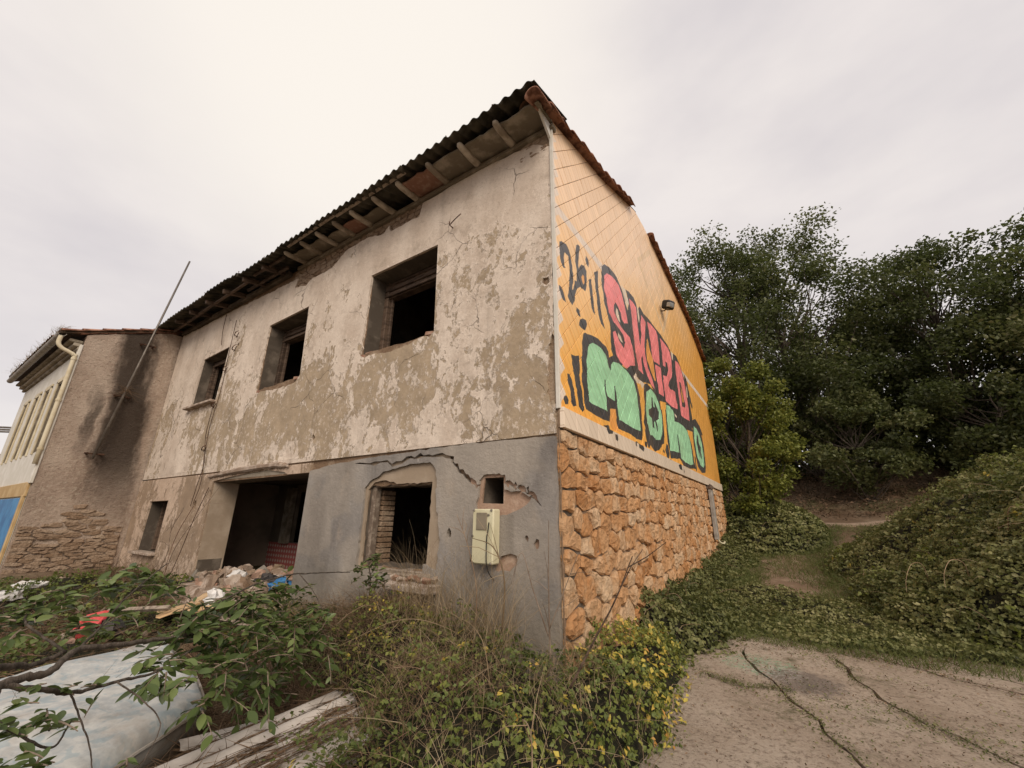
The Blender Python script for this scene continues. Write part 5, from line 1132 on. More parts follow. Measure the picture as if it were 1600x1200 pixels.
# rubble heap
rub = thing('rubble_heap', (5.6, .2, .3), 'heap of broken plaster and stones spilling from the large opening', 'rubble')
rs_ = [MB() for _ in range(6)]
rms = []
for k in range(6):
    m1 = MB(); m1.box((0, 0, 0), (.16, .12, .08), bev=.02, jit=.025); rms.append(smesh('rubble_piece', m1.V, m1.F, [MT['rubble'], MT['nbstone'], MT['brick'], MT['rubble'], MT['gray'], MT['rubble']][k], attr=m1.A))
for k in range(190):
    u = random.uniform(4.3, 7.4); y = random.uniform(-.45, 1.1); z = .50 - .35 * max(-y, 0) / .45 + .10 * math.exp(-((u - 6.3) ** 2)) + random.uniform(-.05, .05) - .08 * (y > .5)
    s_ = random.uniform(.5, 1.8); inst('rubble_piece', random.choice(rms), rub, (u, y, z), (random.random() * 3, random.random() * 3, random.random() * 3), (s_, s_, s_))
m1 = MB(); m1.box((5.6, .1, .2), (3.2, 1.2, .5), bev=.2, jit=.05); m1.build('rubble_core', MT['rubble'], rub)
lit = thing('scattered_rubble', (4, -1.2, .3), 'stones and plaster lumps scattered over the ground before the house', 'rubble')
for k in range(160):
    u = random.uniform(.8, 9.5); y = random.uniform(-2.4, -.3); s_ = random.uniform(.35, 1.3)
    if 1.0 < u < 4.6 and y < -1.3: continue
    inst('rubble_piece', random.choice(rms), lit, (u, y, float(terr(u, y)) + .03), (random.random() * 3, random.random() * 3, random.random() * 3), (s_, s_, s_))
# ------------------------------------------------------------------ vegetation
def scatter(mask_fn, box, n, rs=RNG):
    u = rs.uniform(box[0], box[1], n); y = rs.uniform(box[2], box[3], n); k = mask_fn(u, y); ok = rs.random(n) < k; return u[ok], y[ok]
def sstep(x, a, b): t = np.clip((x - a) / (b - a), 0, 1); return t * t * (3 - 2 * t)
def canes(name, P0, n, L, mat, parent, up=1.0, r=.006, rs=RNG, hang=1.0, spread=1.0, sides=4):
    mb = MB()
    for k in range(n):
        p = P0(rs); d = rs.normal(size=3) * spread; d[2] = abs(d[2]) + up; d /= np.linalg.norm(d); l = L * rs.uniform(.5, 1.3); pts = []
        for t in np.linspace(0, 1, 7): pts.append(p + d * l * t + np.array([0, 0, -hang * l * .55 * t * t]) + rs.normal(size=3) * .012)
        mb.tube(pts, r * rs.uniform(.6, 1.3), r * .3, sides, caps=False)
    o = M(name, mb.V, mb.F, mat, parent, attr=mb.A); return o
def thicket(name, hf, box, n, size, mat, label, depth=.28, yel=0.0, cat='brambles', seed=1, tex=1.0, col=None, stems=0, gl=0, ug=.12, lmp=.16, under=None):
    """leaf canopy following the height function hf(u,y) (0 = nothing there)"""
    rs = np.random.default_rng(seed)
    u = rs.uniform(box[0], box[1], n); y = rs.uniform(box[2], box[3], n); h = hf(u, y); ok = h > .02; u, y, h = u[ok], y[ok], h[ok]
    e = .06; gu_ = (hf(u + e, y) - hf(u - e, y)) / (2 * e); gy_ = (hf(u, y + e) - hf(u, y - e)) / (2 * e)
    # denser where the surface is steep
    st = np.sqrt(1 + gu_ ** 2 + gy_ ** 2); keep = rs.random(len(u)) < np.clip(st / 2.4, .35, 1); u, y, h, gu_, gy_ = u[keep], y[keep], h[keep], gu_[keep], gy_[keep]
    dz = rs.exponential(depth * .45, len(u)); lump = fbm(u * 2.3 * tex, y * 2.3 * tex, 3) * lmp * np.clip(h, 0, 1) + fbm(u * 7 * tex, y * 7 * tex, 2) * .05
    z = terr(u, y) + np.maximum(h + lump - dz, .015) + rs.random(len(u)) * .02
    nr = np.column_stack([-gu_, -gy_, np.full(len(u), 1.0)]) ; nr /= np.linalg.norm(nr, axis=1)[:, None]; nr = nr + rs.normal(size=nr.shape) * .55
    c = np.clip(rs.normal(.48, .22, len(u)) + (col(u, y) if col else 0) + fbm(u * 1.5, y * 1.5, 2) * .25, 0, 1)
    C_ = np.column_stack([u + rs.normal(size=len(u)) * .02, y + rs.normal(size=len(u)) * .02, z])
    root = thing(name, (np.mean(box[:2]), np.mean(box[2:]), 0), label, cat); root['kind'] = 'stuff'
    gx_ = np.arange(box[0] - .15, box[1] + .15, ug); gy2 = np.arange(box[2] - .15, box[3] + .15, ug); A_, B_ = np.meshgrid(gx_, gy2); hh_ = hf(A_, B_); lm = fbm(A_ * 2.3 * tex, B_ * 2.3 * tex, 3) * lmp * np.clip(hh_, 0, 1)
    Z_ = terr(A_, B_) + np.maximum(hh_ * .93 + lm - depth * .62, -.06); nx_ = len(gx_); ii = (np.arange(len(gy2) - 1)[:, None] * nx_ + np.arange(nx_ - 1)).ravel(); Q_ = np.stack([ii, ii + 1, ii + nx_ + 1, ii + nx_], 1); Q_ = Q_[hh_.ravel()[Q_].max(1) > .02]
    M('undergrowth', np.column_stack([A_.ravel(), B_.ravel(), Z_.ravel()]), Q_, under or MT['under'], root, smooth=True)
    # trifoliate: three leaflets share a node
    k3 = np.repeat(np.arange(len(u)), 3)[: len(u) * 3]; off = rs.normal(size=(len(k3), 3)) * size * .42; off[:, 2] *= .4
    leaves('foliage', C_[k3] + off, nr[k3] + rs.normal(size=(len(k3), 3)) * .25, size, mat, root, np.clip(c[k3] + rs.normal(0, .06, len(k3)), 0, 1), asp=.72, rs=rs)
    if yel:
        m = rs.random(len(u)) < yel * np.clip(.5 + fbm(u * 1.3 + 3, y * 1.3, 2) * 2.2, 0, 1.6); q = C_[m] + [0, 0, .02]; q3 = np.repeat(q, 3, 0) + rs.normal(size=(m.sum() * 3, 3)) * size * .4
        leaves('yellow_leaves', q3, nr[m].repeat(3, 0), size * 1.1, MT['leaf_yellow'], root, asp=.7, rs=rs)
    if stems:
        idx = rs.integers(0, len(u), stems); it = iter(idx)
        canes('canes', lambda r: C_[next(it)] - [0, 0, .12], stems, .55, MT['cane'], root, up=.5, r=.0045, rs=rs)
    return root, C_
# the big bramble bank on the right
def edge_u(y): return np.interp(y, [1.5, 3.0, 3.9, 4.6, 6, 8, 10, 12.5, 14], [-5.6, -4.4, -3.3, -2.7, -2.35, -2.3, -2.5, -3.4, -4.6]) + fbm(y * .9, y * 0 + 2, 3) * .35
def bank(u, y):
    d = (edge_u(y) - u) - .0; h = 2.0 * sstep(d, -.1, 3.6) ** .9 + .32 * sstep(d, -.1, .35)
    h = h * np.interp(y, [1.0, 2.5, 4, 8, 11, 14], [.35, .7, .95, 1.0, .62, .25]) + fbm(u * .7, y * .7, 3) * .5 * sstep(d, .2, 2)
    return np.where((d > 0) & (y < 13.2), np.maximum(h, .06), 0)
bankr, bC = thicket('bramble_bank', bank, (-11, -2.0, 1.2, 13.2), 78000, .066, MT['leaf_bramble'], 'tall mass of green brambles rising on the right of the path', depth=.42, seed=2, stems=260, yel=.004, lmp=.34, tex=.8, col=lambda u, y: fbm(u * .8, y * .8, 3) * .55 + .06)
near_, nC = thicket('bramble_edge', lambda u, y: bank(u, y) * (y < 6.5) * (u > -6.5), (-6.5, -2.2, 2.5, 6.5), 30000, .048, MT['leaf_bramble'], 'nearest foot of the bramble mass spilling onto the concrete at the right edge', depth=.34, seed=3, stems=110, lmp=.34, tex=.8, col=lambda u, y: fbm(u * .8, y * .8, 3) * .55)
# low ivy and bramble along the stone base
def ivy(u, y):
    wl = np.interp(y, [1.2, 2.2, 4, 6, 8.5, 10.5, 12], [.35, .95, 1.15, .95, .75, .9, .6]) + fbm(y * 1.2, y * 0, 3) * .3; d = u + wl
    h = np.interp(y, [1.2, 2.2, 4.5, 8.5, 10, 12], [.25, .62, .55, .45, .5, .4]) * sstep(d, 0, .7) * (1 - .25 * sstep(-u, .0, .3))
    return np.where((d > 0) & (u < .02) & (y < 11.8), np.maximum(h, .05), 0)
thicket('ivy_verge', ivy, (-1.7, .02, 1.3, 11.8), 30000, .054, MT['leaf_bramble'], 'low dark ivy and bramble growing along the foot of the stone base', depth=.18, seed=4, stems=120, lmp=.26, col=lambda u, y: -.06 + fbm(u * .9, y * .9, 3) * .4)
def clump(u, y): return 1.05 * np.clip(1 - ((u + .9) / 1.7) ** 2 - ((y - 12.4) / 2.3) ** 2, 0, 1) ** .6 * (1.0 + fbm(u, y, 2) * .4) * np.where(u > -.1, (y > 11.35), 1)
thicket('bramble_clump', clump, (-2.7, 1.2, 10, 14.8), 16000, .085, MT['leaf_bramble'], 'rounded bramble clump just beyond the far corner of the stone base', depth=.25, seed=5, stems=40)
# grass strip across the path and verge grass
def gmask(u, y):
    a = sstep(3.9 + fbm(u * .9, u * 0 + 9, 3) * .4 - y, -.9, -.1) * (y < 6.3) * (u < .2) * (u > edge_u(y) - .3)
    b = (y > 6.0) * (y < 13.3) * (u > edge_u(y) - .2) * (u < .3) * np.clip(.30 + fbm(u * 1.3, y * .7, 3) * 1.8, 0, 1) * (1 - .55 * np.exp(-((u + 1.45 + .12 * (y - 8)) / .32) ** 2))
    return np.clip(a * (.95 + fbm(u * 1.5, y * 1.5) * .5) + b, 0, 1)
u, y = scatter(gmask, (-4.2, .4, 3.0, 13.4), 80000); n = len(u)
V, F = blades(np.column_stack([u, y, terr(u, y) + .03]), RNG.normal(size=(n, 3)) * .45 + [0, 0, 1], RNG.uniform(.06, .22, n) * (1 + .5 * fbm(u, y, 2)), .008, .55)
tag(M('grass', V, F, MT['grass'], None, attr=np.repeat(np.clip(RNG.random(n) * .8 + fbm(u * 1.1, y * 1.1, 2) * .5, 0, 1), 3)), 'short green grass growing in a band across the old path', 'grass', kind='stuff')
def gl(u, y): return np.where((y > 3.35 + fbm(u * .9, u * 0 + 9, 3) * .5) & (y < 6.2 + fbm(u, u * 0) * .5) & (u < -.3) & (u > -4.1) & (fbm(u * 1.2, y * 1.2, 3) > -.32), .13 + .16 * np.clip(fbm(u * .8, y * .8, 3), 0, 1), 0)
thicket('ground_ivy', gl, (-4.2, -.3, 3.0, 6.2), 20000, .046, MT['leaf_bramble'], 'low leafy ground cover creeping over the far edge of the concrete', depth=.10, seed=6, cat='ground cover', col=lambda u, y: .12 + fbm(u * .9, y * .9, 3) * .4)
# moss and weeds in the pavement joints
pts = []
for c in cracks:
    P = smoothpath([(*p, 0) for p in c], 24)[:, :2]; pts.append(P)
P = np.vstack(pts); P = np.repeat(P, 13, 0) + RNG.normal(size=(len(P) * 13, 2)) * .04
keep = RNG.random(len(P)) < np.clip(.28 + fbm(P[:, 0] * 1.5, P[:, 1] * 1.5, 3) * 1.5, 0, .8); P = P[keep]; n = len(P)
V, F = leaf_mesh(np.column_stack([P, terr(P[:, 0], P[:, 1]) + .062]), RNG.normal(size=(n, 3)) * .5 + [0, 0, 1], .020)
tag(M('joint_weeds', V, F, MT['leaf_bramble'], None, attr=np.repeat(RNG.random(n) * .6, 2)), 'moss and tiny weeds filling the cracks of the concrete', 'weeds', kind='stuff')
def drift(u, y): return np.exp(-((y - (3.75 + (u + 1.2) * .62)) / .14) ** 2) * .35 * (u < -1.0) + np.exp(-((y - (3.0 + (u + 1.2) * .55)) / .10) ** 2) * .2 * (u < -1.4) + np.clip(fbm(u * 1.1 - y * .6, y * 1.4, 4) - .05, 0, 1) * .5 + .35 * np.exp(-((y - (3.5 + .0 * u + fbm(u * 1.3, u * 0, 3) * .5)) / .3) ** 2) + .02
u, y = scatter(drift, (-6, -.3, -1.5, 4.2), 110000); n = len(u)
V, F = leaf_mesh(np.column_stack([u, y, terr(u, y) + .066]), RNG.normal(size=(n, 3)) * .35 + [0, 0, 1], .022)
tag(M('leaf_litter', V, F, None, None, mats=[MT['duff'], MT['leaf_bramble']], midx=(fbm(np.repeat(u, 2) * 1.6, np.repeat(y, 2) * 1.6, 2) + np.repeat(RNG.normal(size=n), 2) * .25 > .05).astype(int), attr=np.repeat(RNG.random(n), 2)), 'dry leaf litter strewn in streaks over the concrete', 'leaf litter', kind='stuff')
# the bramble mound in front of the corner
def mound(u, y):
    # distance in from the outline
    ue = np.interp(y, [-2.6, -1.6, -.8, -.1, .8, 1.7, 2.3], [-.35, -.62, -.78, -.85, -.8, -.72, -.2]) + fbm(y * 2, y * 0 + 4, 3) * .16
    d = u - ue; hb = np.interp(u, [-.9, 0, 1.0, 2.0, 3.0, 4.2, 5.2], [.50, .66, .74, .68, .50, .34, .1])
    sh = np.interp(y, [-2.8, -1.9, -1.2, -.5, 0, 1, 2.3], [.36, .50, .68, .92, 1.0, .8, .45])
    fr = np.interp(u, [-1, .2, .50, .72, 1.6, 2.6, 3.4, 5], [-3.2, -2.8, -2.2, -1.45, -1.10, -.95, -.85, -.6]); d2 = y - fr - fbm(u * 2, u * 0, 3) * .15
    h = hb * sh * sstep(d, 0, .32) * sstep(d2, 0, .35)
    return np.where((d > 0) & (d2 > 0) & ~((u > -.02) & (y > -.05)), np.maximum(h * (1 + fbm(u * 1.7, y * 1.7, 3) * .5), .04), 0)
yl = lambda u, y: np.where(np.hypot(u + .55, y - .7) < .75, .26, 0) + np.where(np.hypot(u - 1.5, y + .6) < .5, .15, 0) - .02
fm_, mC = thicket('front_brambles', mound, (-1.0, 5.2, -2.9, 2.3), 62000, .034, MT['leaf_front'], 'bramble mound with yellowing leaves in front of the house corner', depth=.30, lmp=.26, seed=7, yel=.03, stems=120, col=yl, tex=1.4)
m = np.hypot(mC[:, 0] + .55, mC[:, 1] - .6) < .8; q = mC[m][RNG.random(m.sum()) < .09]; q3 = np.repeat(q, 3, 0) + RNG.normal(size=(len(q) * 3, 3)) * .02
leaves('yellow_leaves', q3 + [0, 0, .02], RNG.normal(size=(len(q3), 3)) * .5 + [-.5, -.3, 1], .05, MT['leaf_yellow'], fm_)
m = np.hypot(mC[:, 0] - 1.55, mC[:, 1] + .45) < .45; q = mC[m][RNG.random(m.sum()) < .07]; q3 = np.repeat(q, 3, 0) + RNG.normal(size=(len(q) * 3, 3)) * .02
leaves('yellow_leaves', q3 + [0, 0, .04], RNG.normal(size=(len(q3), 3)) * .5 + [-.5, -.3, 1], .04, MT['leaf_yellow'], fm_)
# straw and dry stems rising from it
def strawp(n, box, wz, Ls, name, mat, lab, cat, lean=.5, w_=.004, seed=0, seg=4, bend=.6):
    rs = np.random.default_rng(seed); u = rs.uniform(box[0], box[1], n); y = rs.uniform(box[2], box[3], n)
    z = terr(u, y) + np.maximum(mound(u, y) * wz, 0); ok = fbm(u * 1.6, y * 1.6, 2) > -.25; u, y, z = u[ok], y[ok], z[ok]; k = len(u)
    V, F = blades(np.column_stack([u, y, z]), rs.normal(size=(k, 3)) * lean + [0, 0, 1], rs.uniform(Ls[0], Ls[1], k), w_, bend, seg=seg, rs=rs)
    return tag(M(name, V, F, mat, None, attr=np.repeat(rs.random(k), seg)), lab, cat, kind='stuff')
strawp(4000, (-.8, 3.9, -1.7, -.08), .88, (.14, .46), 'dry_grass', MT['straw'], 'pale dry grass and stalks standing out of the front brambles', 'dry grass', seed=11, w_=.0035)
strawp(650, (.1, 1.5, -.7, -.05), .95, (.45, 1.0), 'tall_dry_grass', MT['straw'], 'tall bleached grass stems against the grey wall below the meter box', 'dry grass', lean=.25, seed=12, w_=.0035, bend=.45)
strawp(4600, (1.5, 3.8, -1.35, -.1), .9, (.2, .6), 'straw_tangle', MT['duff'], 'brown tangle of dead stems between branch and brambles', 'dead stems', lean=1.4, seed=13, w_=.004)
strawp(1500, (.1, 1.7, -1.9, -.7), .9, (.12, .36), 'brown_stems', MT['duff'], 'brown dead stems at the near edge of the brambles', 'dead stems', lean=1.0, seed=14, w_=.004)
n = 2600; rs = np.random.default_rng(31); u = rs.choice([.63, .92, 1.04, 1.19, 1.33, 1.48], n) + rs.normal(size=n) * .012; y = rs.uniform(-2.8, -1.15, n); u = u + (y + 1.95) * .10
V, F = blades(np.column_stack([u, y, .20 + rs.random(n) * .05]), rs.normal(size=(n, 3)) * [.12, 1, .05] + [0, 0, .02], rs.uniform(.08, .25, n), .006, .1, seg=2, rs=rs)
tag(M('dead_stalks', V, F, MT['duff'], None, attr=np.repeat(rs.random(n), 2)), 'brown stalks caught in the valleys of the corrugated strips', 'dead stalks', kind='stuff')
# loose dead stalks lying on the ground at left
rs = np.random.default_rng(21); n = 9000; u = rs.uniform(.6, 9.5, n); y = rs.uniform(-3.0, -.1, n); d_ = rs.normal(size=(n, 3)); d_[:, 2] = abs(d_[:, 2]) * .18
V, F = blades(np.column_stack([u, y, terr(u, y) + .03 + rs.random(n) * .06]), d_, rs.uniform(.15, .55, n), .006, .12, seg=2, rs=rs)
tag(M('dead_stalks', V, F, MT['duff'], None, attr=np.repeat(rs.random(n), 2)), 'layer of brown dead stalks covering the ground before the house', 'dead stalks', kind='stuff')
n = 700; u = rs.uniform(1.75, 3.4, n); y = rs.uniform(-1.55, -1.1, n)
V, F = blades(np.column_stack([u, y, terr(u, y) + .12]), rs.normal(size=(n, 3)) * [.8, .4, .3] + [0, -.1, .4], rs.uniform(.2, .5, n), .006, .3, seg=3, rs=rs)
tag(M('dead_stalks', V, F, MT['duff'], None, attr=np.repeat(rs.random(n), 3)), 'dead stalks piled against the near side of the mattress', 'dead stalks', kind='stuff')
strawp(260, (7.2, 9.2, -1.2, -.1), 0, (.4, 1.0), 'dry_weeds', MT['duff'], 'thin dry weeds standing at the foot of the stained wall', 'dry weeds', lean=.3, seed=15, w_=.006)
# weeds over the rubbish ground at left
def lw(u, y):
    inm = ((u > 1.0) & (u < 4.3) & (y < -1.35)); f = fbm(u * 1.1 + 3, y * 1.3, 3)
    return np.where(~inm & (u > 2.2) & (u < 9.6) & (y < -.12) & (y > -3.0) & (f > -.08), .06 + .38 * np.clip(f + .1, 0, 1), 0)
thicket('rubbish_weeds', lw, (2.2, 9.6, -3.0, -.1), 13000, .05, MT['leaf_front'], 'straggling dark weeds over the rubbish ground at the left', depth=.16, seed=17, stems=90, cat='weeds', col=lambda u, y: -.2)
n = 5200; rs = np.random.default_rng(5); u = rs.uniform(2.4, 9.4, n); y = rs.uniform(-2.6, -.1, n); ok = ~((u < 4.4) & (y < -1.3)); u, y = u[ok], y[ok]; n = len(u)
V, F = blades(np.column_stack([u, y, terr(u, y)]), rs.normal(size=(n, 3)) * .6 + [0, 0, 1], rs.uniform(.12, .5, n), .005, .6, seg=3, rs=rs)
tag(M('standing_straw', V, F, MT['duff'], None, attr=np.repeat(rs.random(n), 3)), 'brown standing straw between the rubbish and the house wall', 'dry grass', kind='stuff')
rs = np.random.default_rng(6); n = 2600; i = rs.integers(0, len(bC), n); q = bC[i]
V, F = blades(q - [0, 0, .05], rs.normal(size=(n, 3)) * .7 + [0, -.2, .8], rs.uniform(.12, .42, n), .006, .8, seg=3, rs=rs)
tag(M('bank_straw', V, F, MT['straw'], None, attr=np.repeat(rs.random(n), 3)), 'pale dead stems poking out of the bramble bank', 'dead stems', kind='stuff')
i = rs.integers(0, len(bC), 30000); q = bC[i]; ok = fbm(q[:, 0] * 1.1 + 9, q[:, 1] * 1.1, 3) > .16; q = q[ok]
tag(leaves('bank_creeper', q + rs.normal(size=q.shape) * .05 + [0, 0, .05], rs.normal(size=q.shape) * .5 + [0, -.2, 1], .075, MT['leaf_yel'], None, rs.random(len(q)) * .35, rs=rs), 'patches of larger light green leaves growing over the bramble bank', 'creeper', kind='stuff')
# bare twigs
def bare(name, P, r, lab, mat=None, subs=0, seed=0, cat='twig', group=None):
    rs = np.random.default_rng(seed); root = thing(name, P[0], lab, cat, group); S_ = smoothpath(P, 8); mb = MB(); mb.tube(S_, r, r * .35, 6); mb.build('stem', mat or MT['twig'], root, smooth=True)
    for k in range(subs):
        i = rs.integers(len(S_) // 4, len(S_) - 2); p = S_[i]; t = S_[i + 1] - S_[i]; t /= np.linalg.norm(t); d = t * .8 + rs.normal(size=3) * .5; d /= np.linalg.norm(d); L = rs.uniform(.15, .45)
        mb = MB(); mb.tube([p, p + d * L * .5 + rs.normal(size=3) * .015, p + d * L + [0, 0, -.02]], r * .45, r * .2, 5); mb.build('side_twig', mat or MT['twig'], root)
    return root
bare('bare_twig', [(-.10, -.45, .35), (-.12, -.5, .8), (-.12, -.5, 1.15), (-.13, -.5, 1.58)], .008, 'upright bare twig in front of the grey wall beside the stone corner', subs=3, seed=1, group='bare twigs before the corner')
bare('bare_twig', [(-.11, -.5, .75), (.02, -.5, 1.05), (.13, -.5, 1.32), (.22, -.52, 1.08)], .006, 'bent bare twig forking left in front of the grey wall', subs=1, seed=2, group='bare twigs before the corner')
bare('bare_twig', [(-.12, -.5, .8), (-.24, -.5, 1.05), (-.38, -.5, 1.34)], .005, 'short bare twig leaning right over the stone corner', subs=2, seed=3, group='bare twigs before the corner')
bare('bare_twig', [(-.50, -.95, .62), (-.66, -.9, .90), (-.80, -.9, 1.12), (-.93, -.9, 1.38)], .009, 'long dark cane rising to the right in front of the stone base', mat=MT['darkwood'], subs=2, seed=4, group='bare twigs before the corner')
bare('bare_twig', [(.6, -.5, .6), (.55, -.55, 1.0), (.62, -.6, 1.35), (.75, -.62, 1.62)], .006, 'slender dead stem crossing the meter box', mat=MT['cane'], subs=4, seed=5)
bare('bare_twig', [(.35, -.45, .7), (.3, -.5, 1.1), (.42, -.5, 1.35), (.66, -.5, 1.42)], .008, 'arching dead cane below the meter box', mat=MT['straw'], subs=5, seed=6)
bare('climbing_twig', [(8.5, -.25, .4), (8.35, -.2, .9), (8.45, -.2, 1.3), (8.25, -.15, 1.7)], .010, 'thin dead climber stem against the lower wall by the small window', subs=5, seed=7)
bare('climbing_twig', [(8.0, -.3, .4), (7.9, -.25, 1.0), (7.5, -.15, 1.6), (7.0, -.1, 2.1)], .007, 'long thin climber stem leaning towards the large opening', subs=3, seed=8)
for k in range(5):
    rs = np.random.default_rng(40 + k); p = mC[rs.integers(len(mC))]; p = np.array([rs.uniform(-.6, 2.2), rs.uniform(-1.4, -.2), .5]); d = rs.normal(size=2) * .5
    tag(bare('arching_cane', [p, p + [d[0] * .3, d[1] * .3, .22], p + [d[0] * .8, d[1] * .6, .30], p + [d[0] * 1.3, d[1], .16]], .004, 'thin arching bramble cane over the front mound', mat=MT['cane'] if k % 2 else MT['straw'], subs=2, seed=60 + k), group='arching canes over the front brambles')
for k, (a, b) in enumerate([(-3.6, 4.6), (-3.3, 5.2), (-4.2, 5.0)]):
    z = float(terr(a, b)) + float(bank(np.array([a]), np.array([b]))[0]); p = np.array([a, b, z - .1]); q = random.choice((-1, 1))
    bare('arching_cane', [p, p + [.05 * q, -.12, .18 + .06 * k], p + [.18 * q, -.20, .20 + .04 * k], p + [.30 * q, -.34, .05], p + [.34 * q, -.40, -.12]], .006, 'pale arching cane hooked out of the bramble bank', mat=MT['cane'], subs=0, seed=80 + k, group='arching canes of the bramble bank')
# broad-leaved branches in the left foreground -------------------------------
bl = [leaf_mesh(np.zeros((1, 3)), np.array([[0, 0, 1.]]), np.array([1.0]))][0]
def leafshape(L=1.0, Wd=.48, fold=.10, curl=.12):
    prof = [(0, 0), (.12, .45), (.3, .85), (.5, 1.0), (.72, .78), (.9, .35), (1, 0)]; V = []; F = []
    for t, w_ in prof: zc = -curl * (t * t); V += [(t * L, 0, zc * L), (t * L, w_ * Wd / 2 * L, zc * L + fold * w_ * L * .5), (t * L, -w_ * Wd / 2 * L, zc * L + fold * w_ * L * .5)]
    for i in range(len(prof) - 1): a = 3 * i; F += [(a, a + 3, a + 4, a + 1), (a, a + 2, a + 5, a + 3)]
    return V, F
LV, LF = leafshape(); LM = []
for k in range(7): v_ = [.05, .25, .35, .45, .55, .7, .95][k]; V2, F2 = leafshape(1, random.uniform(.42, .56), random.uniform(.05, .22), random.uniform(.02, .3)); LM.append(smesh('leaf', V2, F2, MT['leaf_big'], smooth=True, attr=[v_] * len(F2)))
def put_leaf(parent, p, d, size, rs):
    """leaf growing from p along d (u,y,z)"""
    d = np.array(d, float); d /= np.linalg.norm(d); X = Vector((-d[0], d[1], d[2])); up = Vector((rs.normal() * .45, rs.normal() * .45, 1)); Y = up.cross(X).normalized(); Z = X.cross(Y)
    m = Matrix((X, Y, Z)).transposed(); o = bpy.data.objects.new('leaf', LM[rs.integers(len(LM))]); COL.objects.link(o); o.parent = parent
    q = np.array(p) - ORG[parent.name]; o.matrix_local = Matrix.Translation((-q[0], q[1], q[2])) @ m.to_4x4() @ Matrix.Scale(size, 4); return o
def leaf_arr(ps, ds, sizes, rs):
    LVa = np.array(LV); out = []; 
    for p, d, s_ in zip(ps, ds, sizes):
        d = d / np.linalg.norm(d); up = np.array([rs.normal() * .45, rs.normal() * .45, 1]); yv = np.cross(up, d); yv /= np.linalg.norm(yv); zv = np.cross(d, yv); out.append(p + (LVa[:, :1] * d + LVa[:, 1:2] * yv + LVa[:, 2:] * zv) * s_)
    V = np.vstack(out); n = len(out); F = (np.array(LF)[None] + (np.arange(n) * len(LV))[:, None, None]).reshape(-1, 4); return V, F
NLEAF = [0]
def leafy(name, limbs, sprays, label, seed, maxobj=300, lsz=.085, cat='branch', group=None):
    rs = np.random.default_rng(seed); root = thing(name, limbs[0][0][0], label, cat, group)
    for P, r0, r1 in limbs:
        S_ = smoothpath(P, 8); S_ = S_ + rs.normal(size=S_.shape) * min(.004, r0 * .18); mb = MB(); mb.tube(S_, r0, r1, 8); mb.build('limb', MT['bark'], root, smooth=True)
    cnt = 0; ps, ds, ss = [], [], []
    for (c, rad, nt, nl) in sprays:
        c = np.array(c); tw = MB()
        for t in range(nt):
            a = c + rs.normal(size=3) * rad * .35; d = rs.normal(size=3); d[2] = d[2] * .5 + .1; d /= np.linalg.norm(d); L = rad * rs.uniform(.9, 1.6); S_ = np.array([a + d * L * q + np.array([0, 0, -.25 * L * q * q]) for q in np.linspace(0, 1, 6)])
            tw.tube(S_, .0045, .0018, 4, caps=False)
            for q in range(nl):
                f = (q + .5) / nl; i = min(int(f * 5), 4); p = S_[i] + (S_[i + 1] - S_[i]) * (f * 5 - i); sd = np.cross(d, [0, 0, 1]); sd /= np.linalg.norm(sd) + 1e-6
                dd = d * .7 + sd * (1 if q % 2 else -1) * .8 + rs.normal(size=3) * .25 + [0, 0, -.25]; s_ = lsz * rs.uniform(.6, 1.2)
                if cnt < maxobj: put_leaf(root, p, dd, s_, rs)
                else: ps.append(p); ds.append(dd); ss.append(s_)
                cnt += 1
        M('twigs', tw.V, tw.F, MT['twig'], root, attr=tw.A)
    if ps:
        V, F = leaf_arr(ps, ds, ss, rs); o = M('leaf', V, F, MT['leaf_big'], root, smooth=True, attr=np.repeat(rs.random(len(ps)), len(LF))); tag(o, kind='stuff')
    return root
leafy('fallen_branch', [([(.30, -3.34, 1.02), (.6, -3.16, 1.03), (.77, -3.01, 1.0), (.96, -2.9, 1.02), (1.11, -2.71, .98), (1.33, -2.45, .92), (1.53, -2.12, .87), (1.66, -1.75, .80)], .016, .008),
                        ([(.45, -3.34, 1.12), (.81, -3.14, 1.04), (.98, -3.02, .99), (1.07, -2.91, 1.0)], .014, .009), ([(.6, -3.16, 1.03), (.67, -3.04, .97), (.83, -2.91, .89), (.98, -2.72, .85), (1.11, -2.51, .82), (1.3, -2.3, .84)], .010, .005)],
      [((1.49, -2.26, .90), .17, 12, 8), ((1.39, -2.09, .82), .18, 14, 8), ((1.61, -1.81, .90), .19, 16, 8), ((1.48, -1.65, .72), .19, 16, 8), ((1.25, -2.03, .70), .16, 12, 8), ((1.16, -2.29, .76), .13, 8, 8), ((1.70, -1.53, .92), .18, 14, 8), ((1.58, -1.40, .66), .19, 15, 8), ((1.15, -2.50, .84), .08, 4, 7), ((1.75, -1.6, .55), .22, 14, 8), ((1.45, -1.9, .58), .2, 14, 8), ((1.55, -2.0, .98), .16, 10, 8), ((1.5, -1.5, .5), .2, 10, 8), ((1.85, -1.3, .80), .16, 9, 8), ((1.12, -2.42, .80), .11, 8, 8), ((1.05, -2.25, .68), .11, 7, 7), ((1.35, -2.3, .95), .12, 8, 8), ((1.66, -1.9, 1.0), .15, 10, 8), ((1.75, -1.65, 1.02), .13, 8, 7)],
      'broad-leaved green branch lying across the mattress into the foreground', 31, lsz=.082)
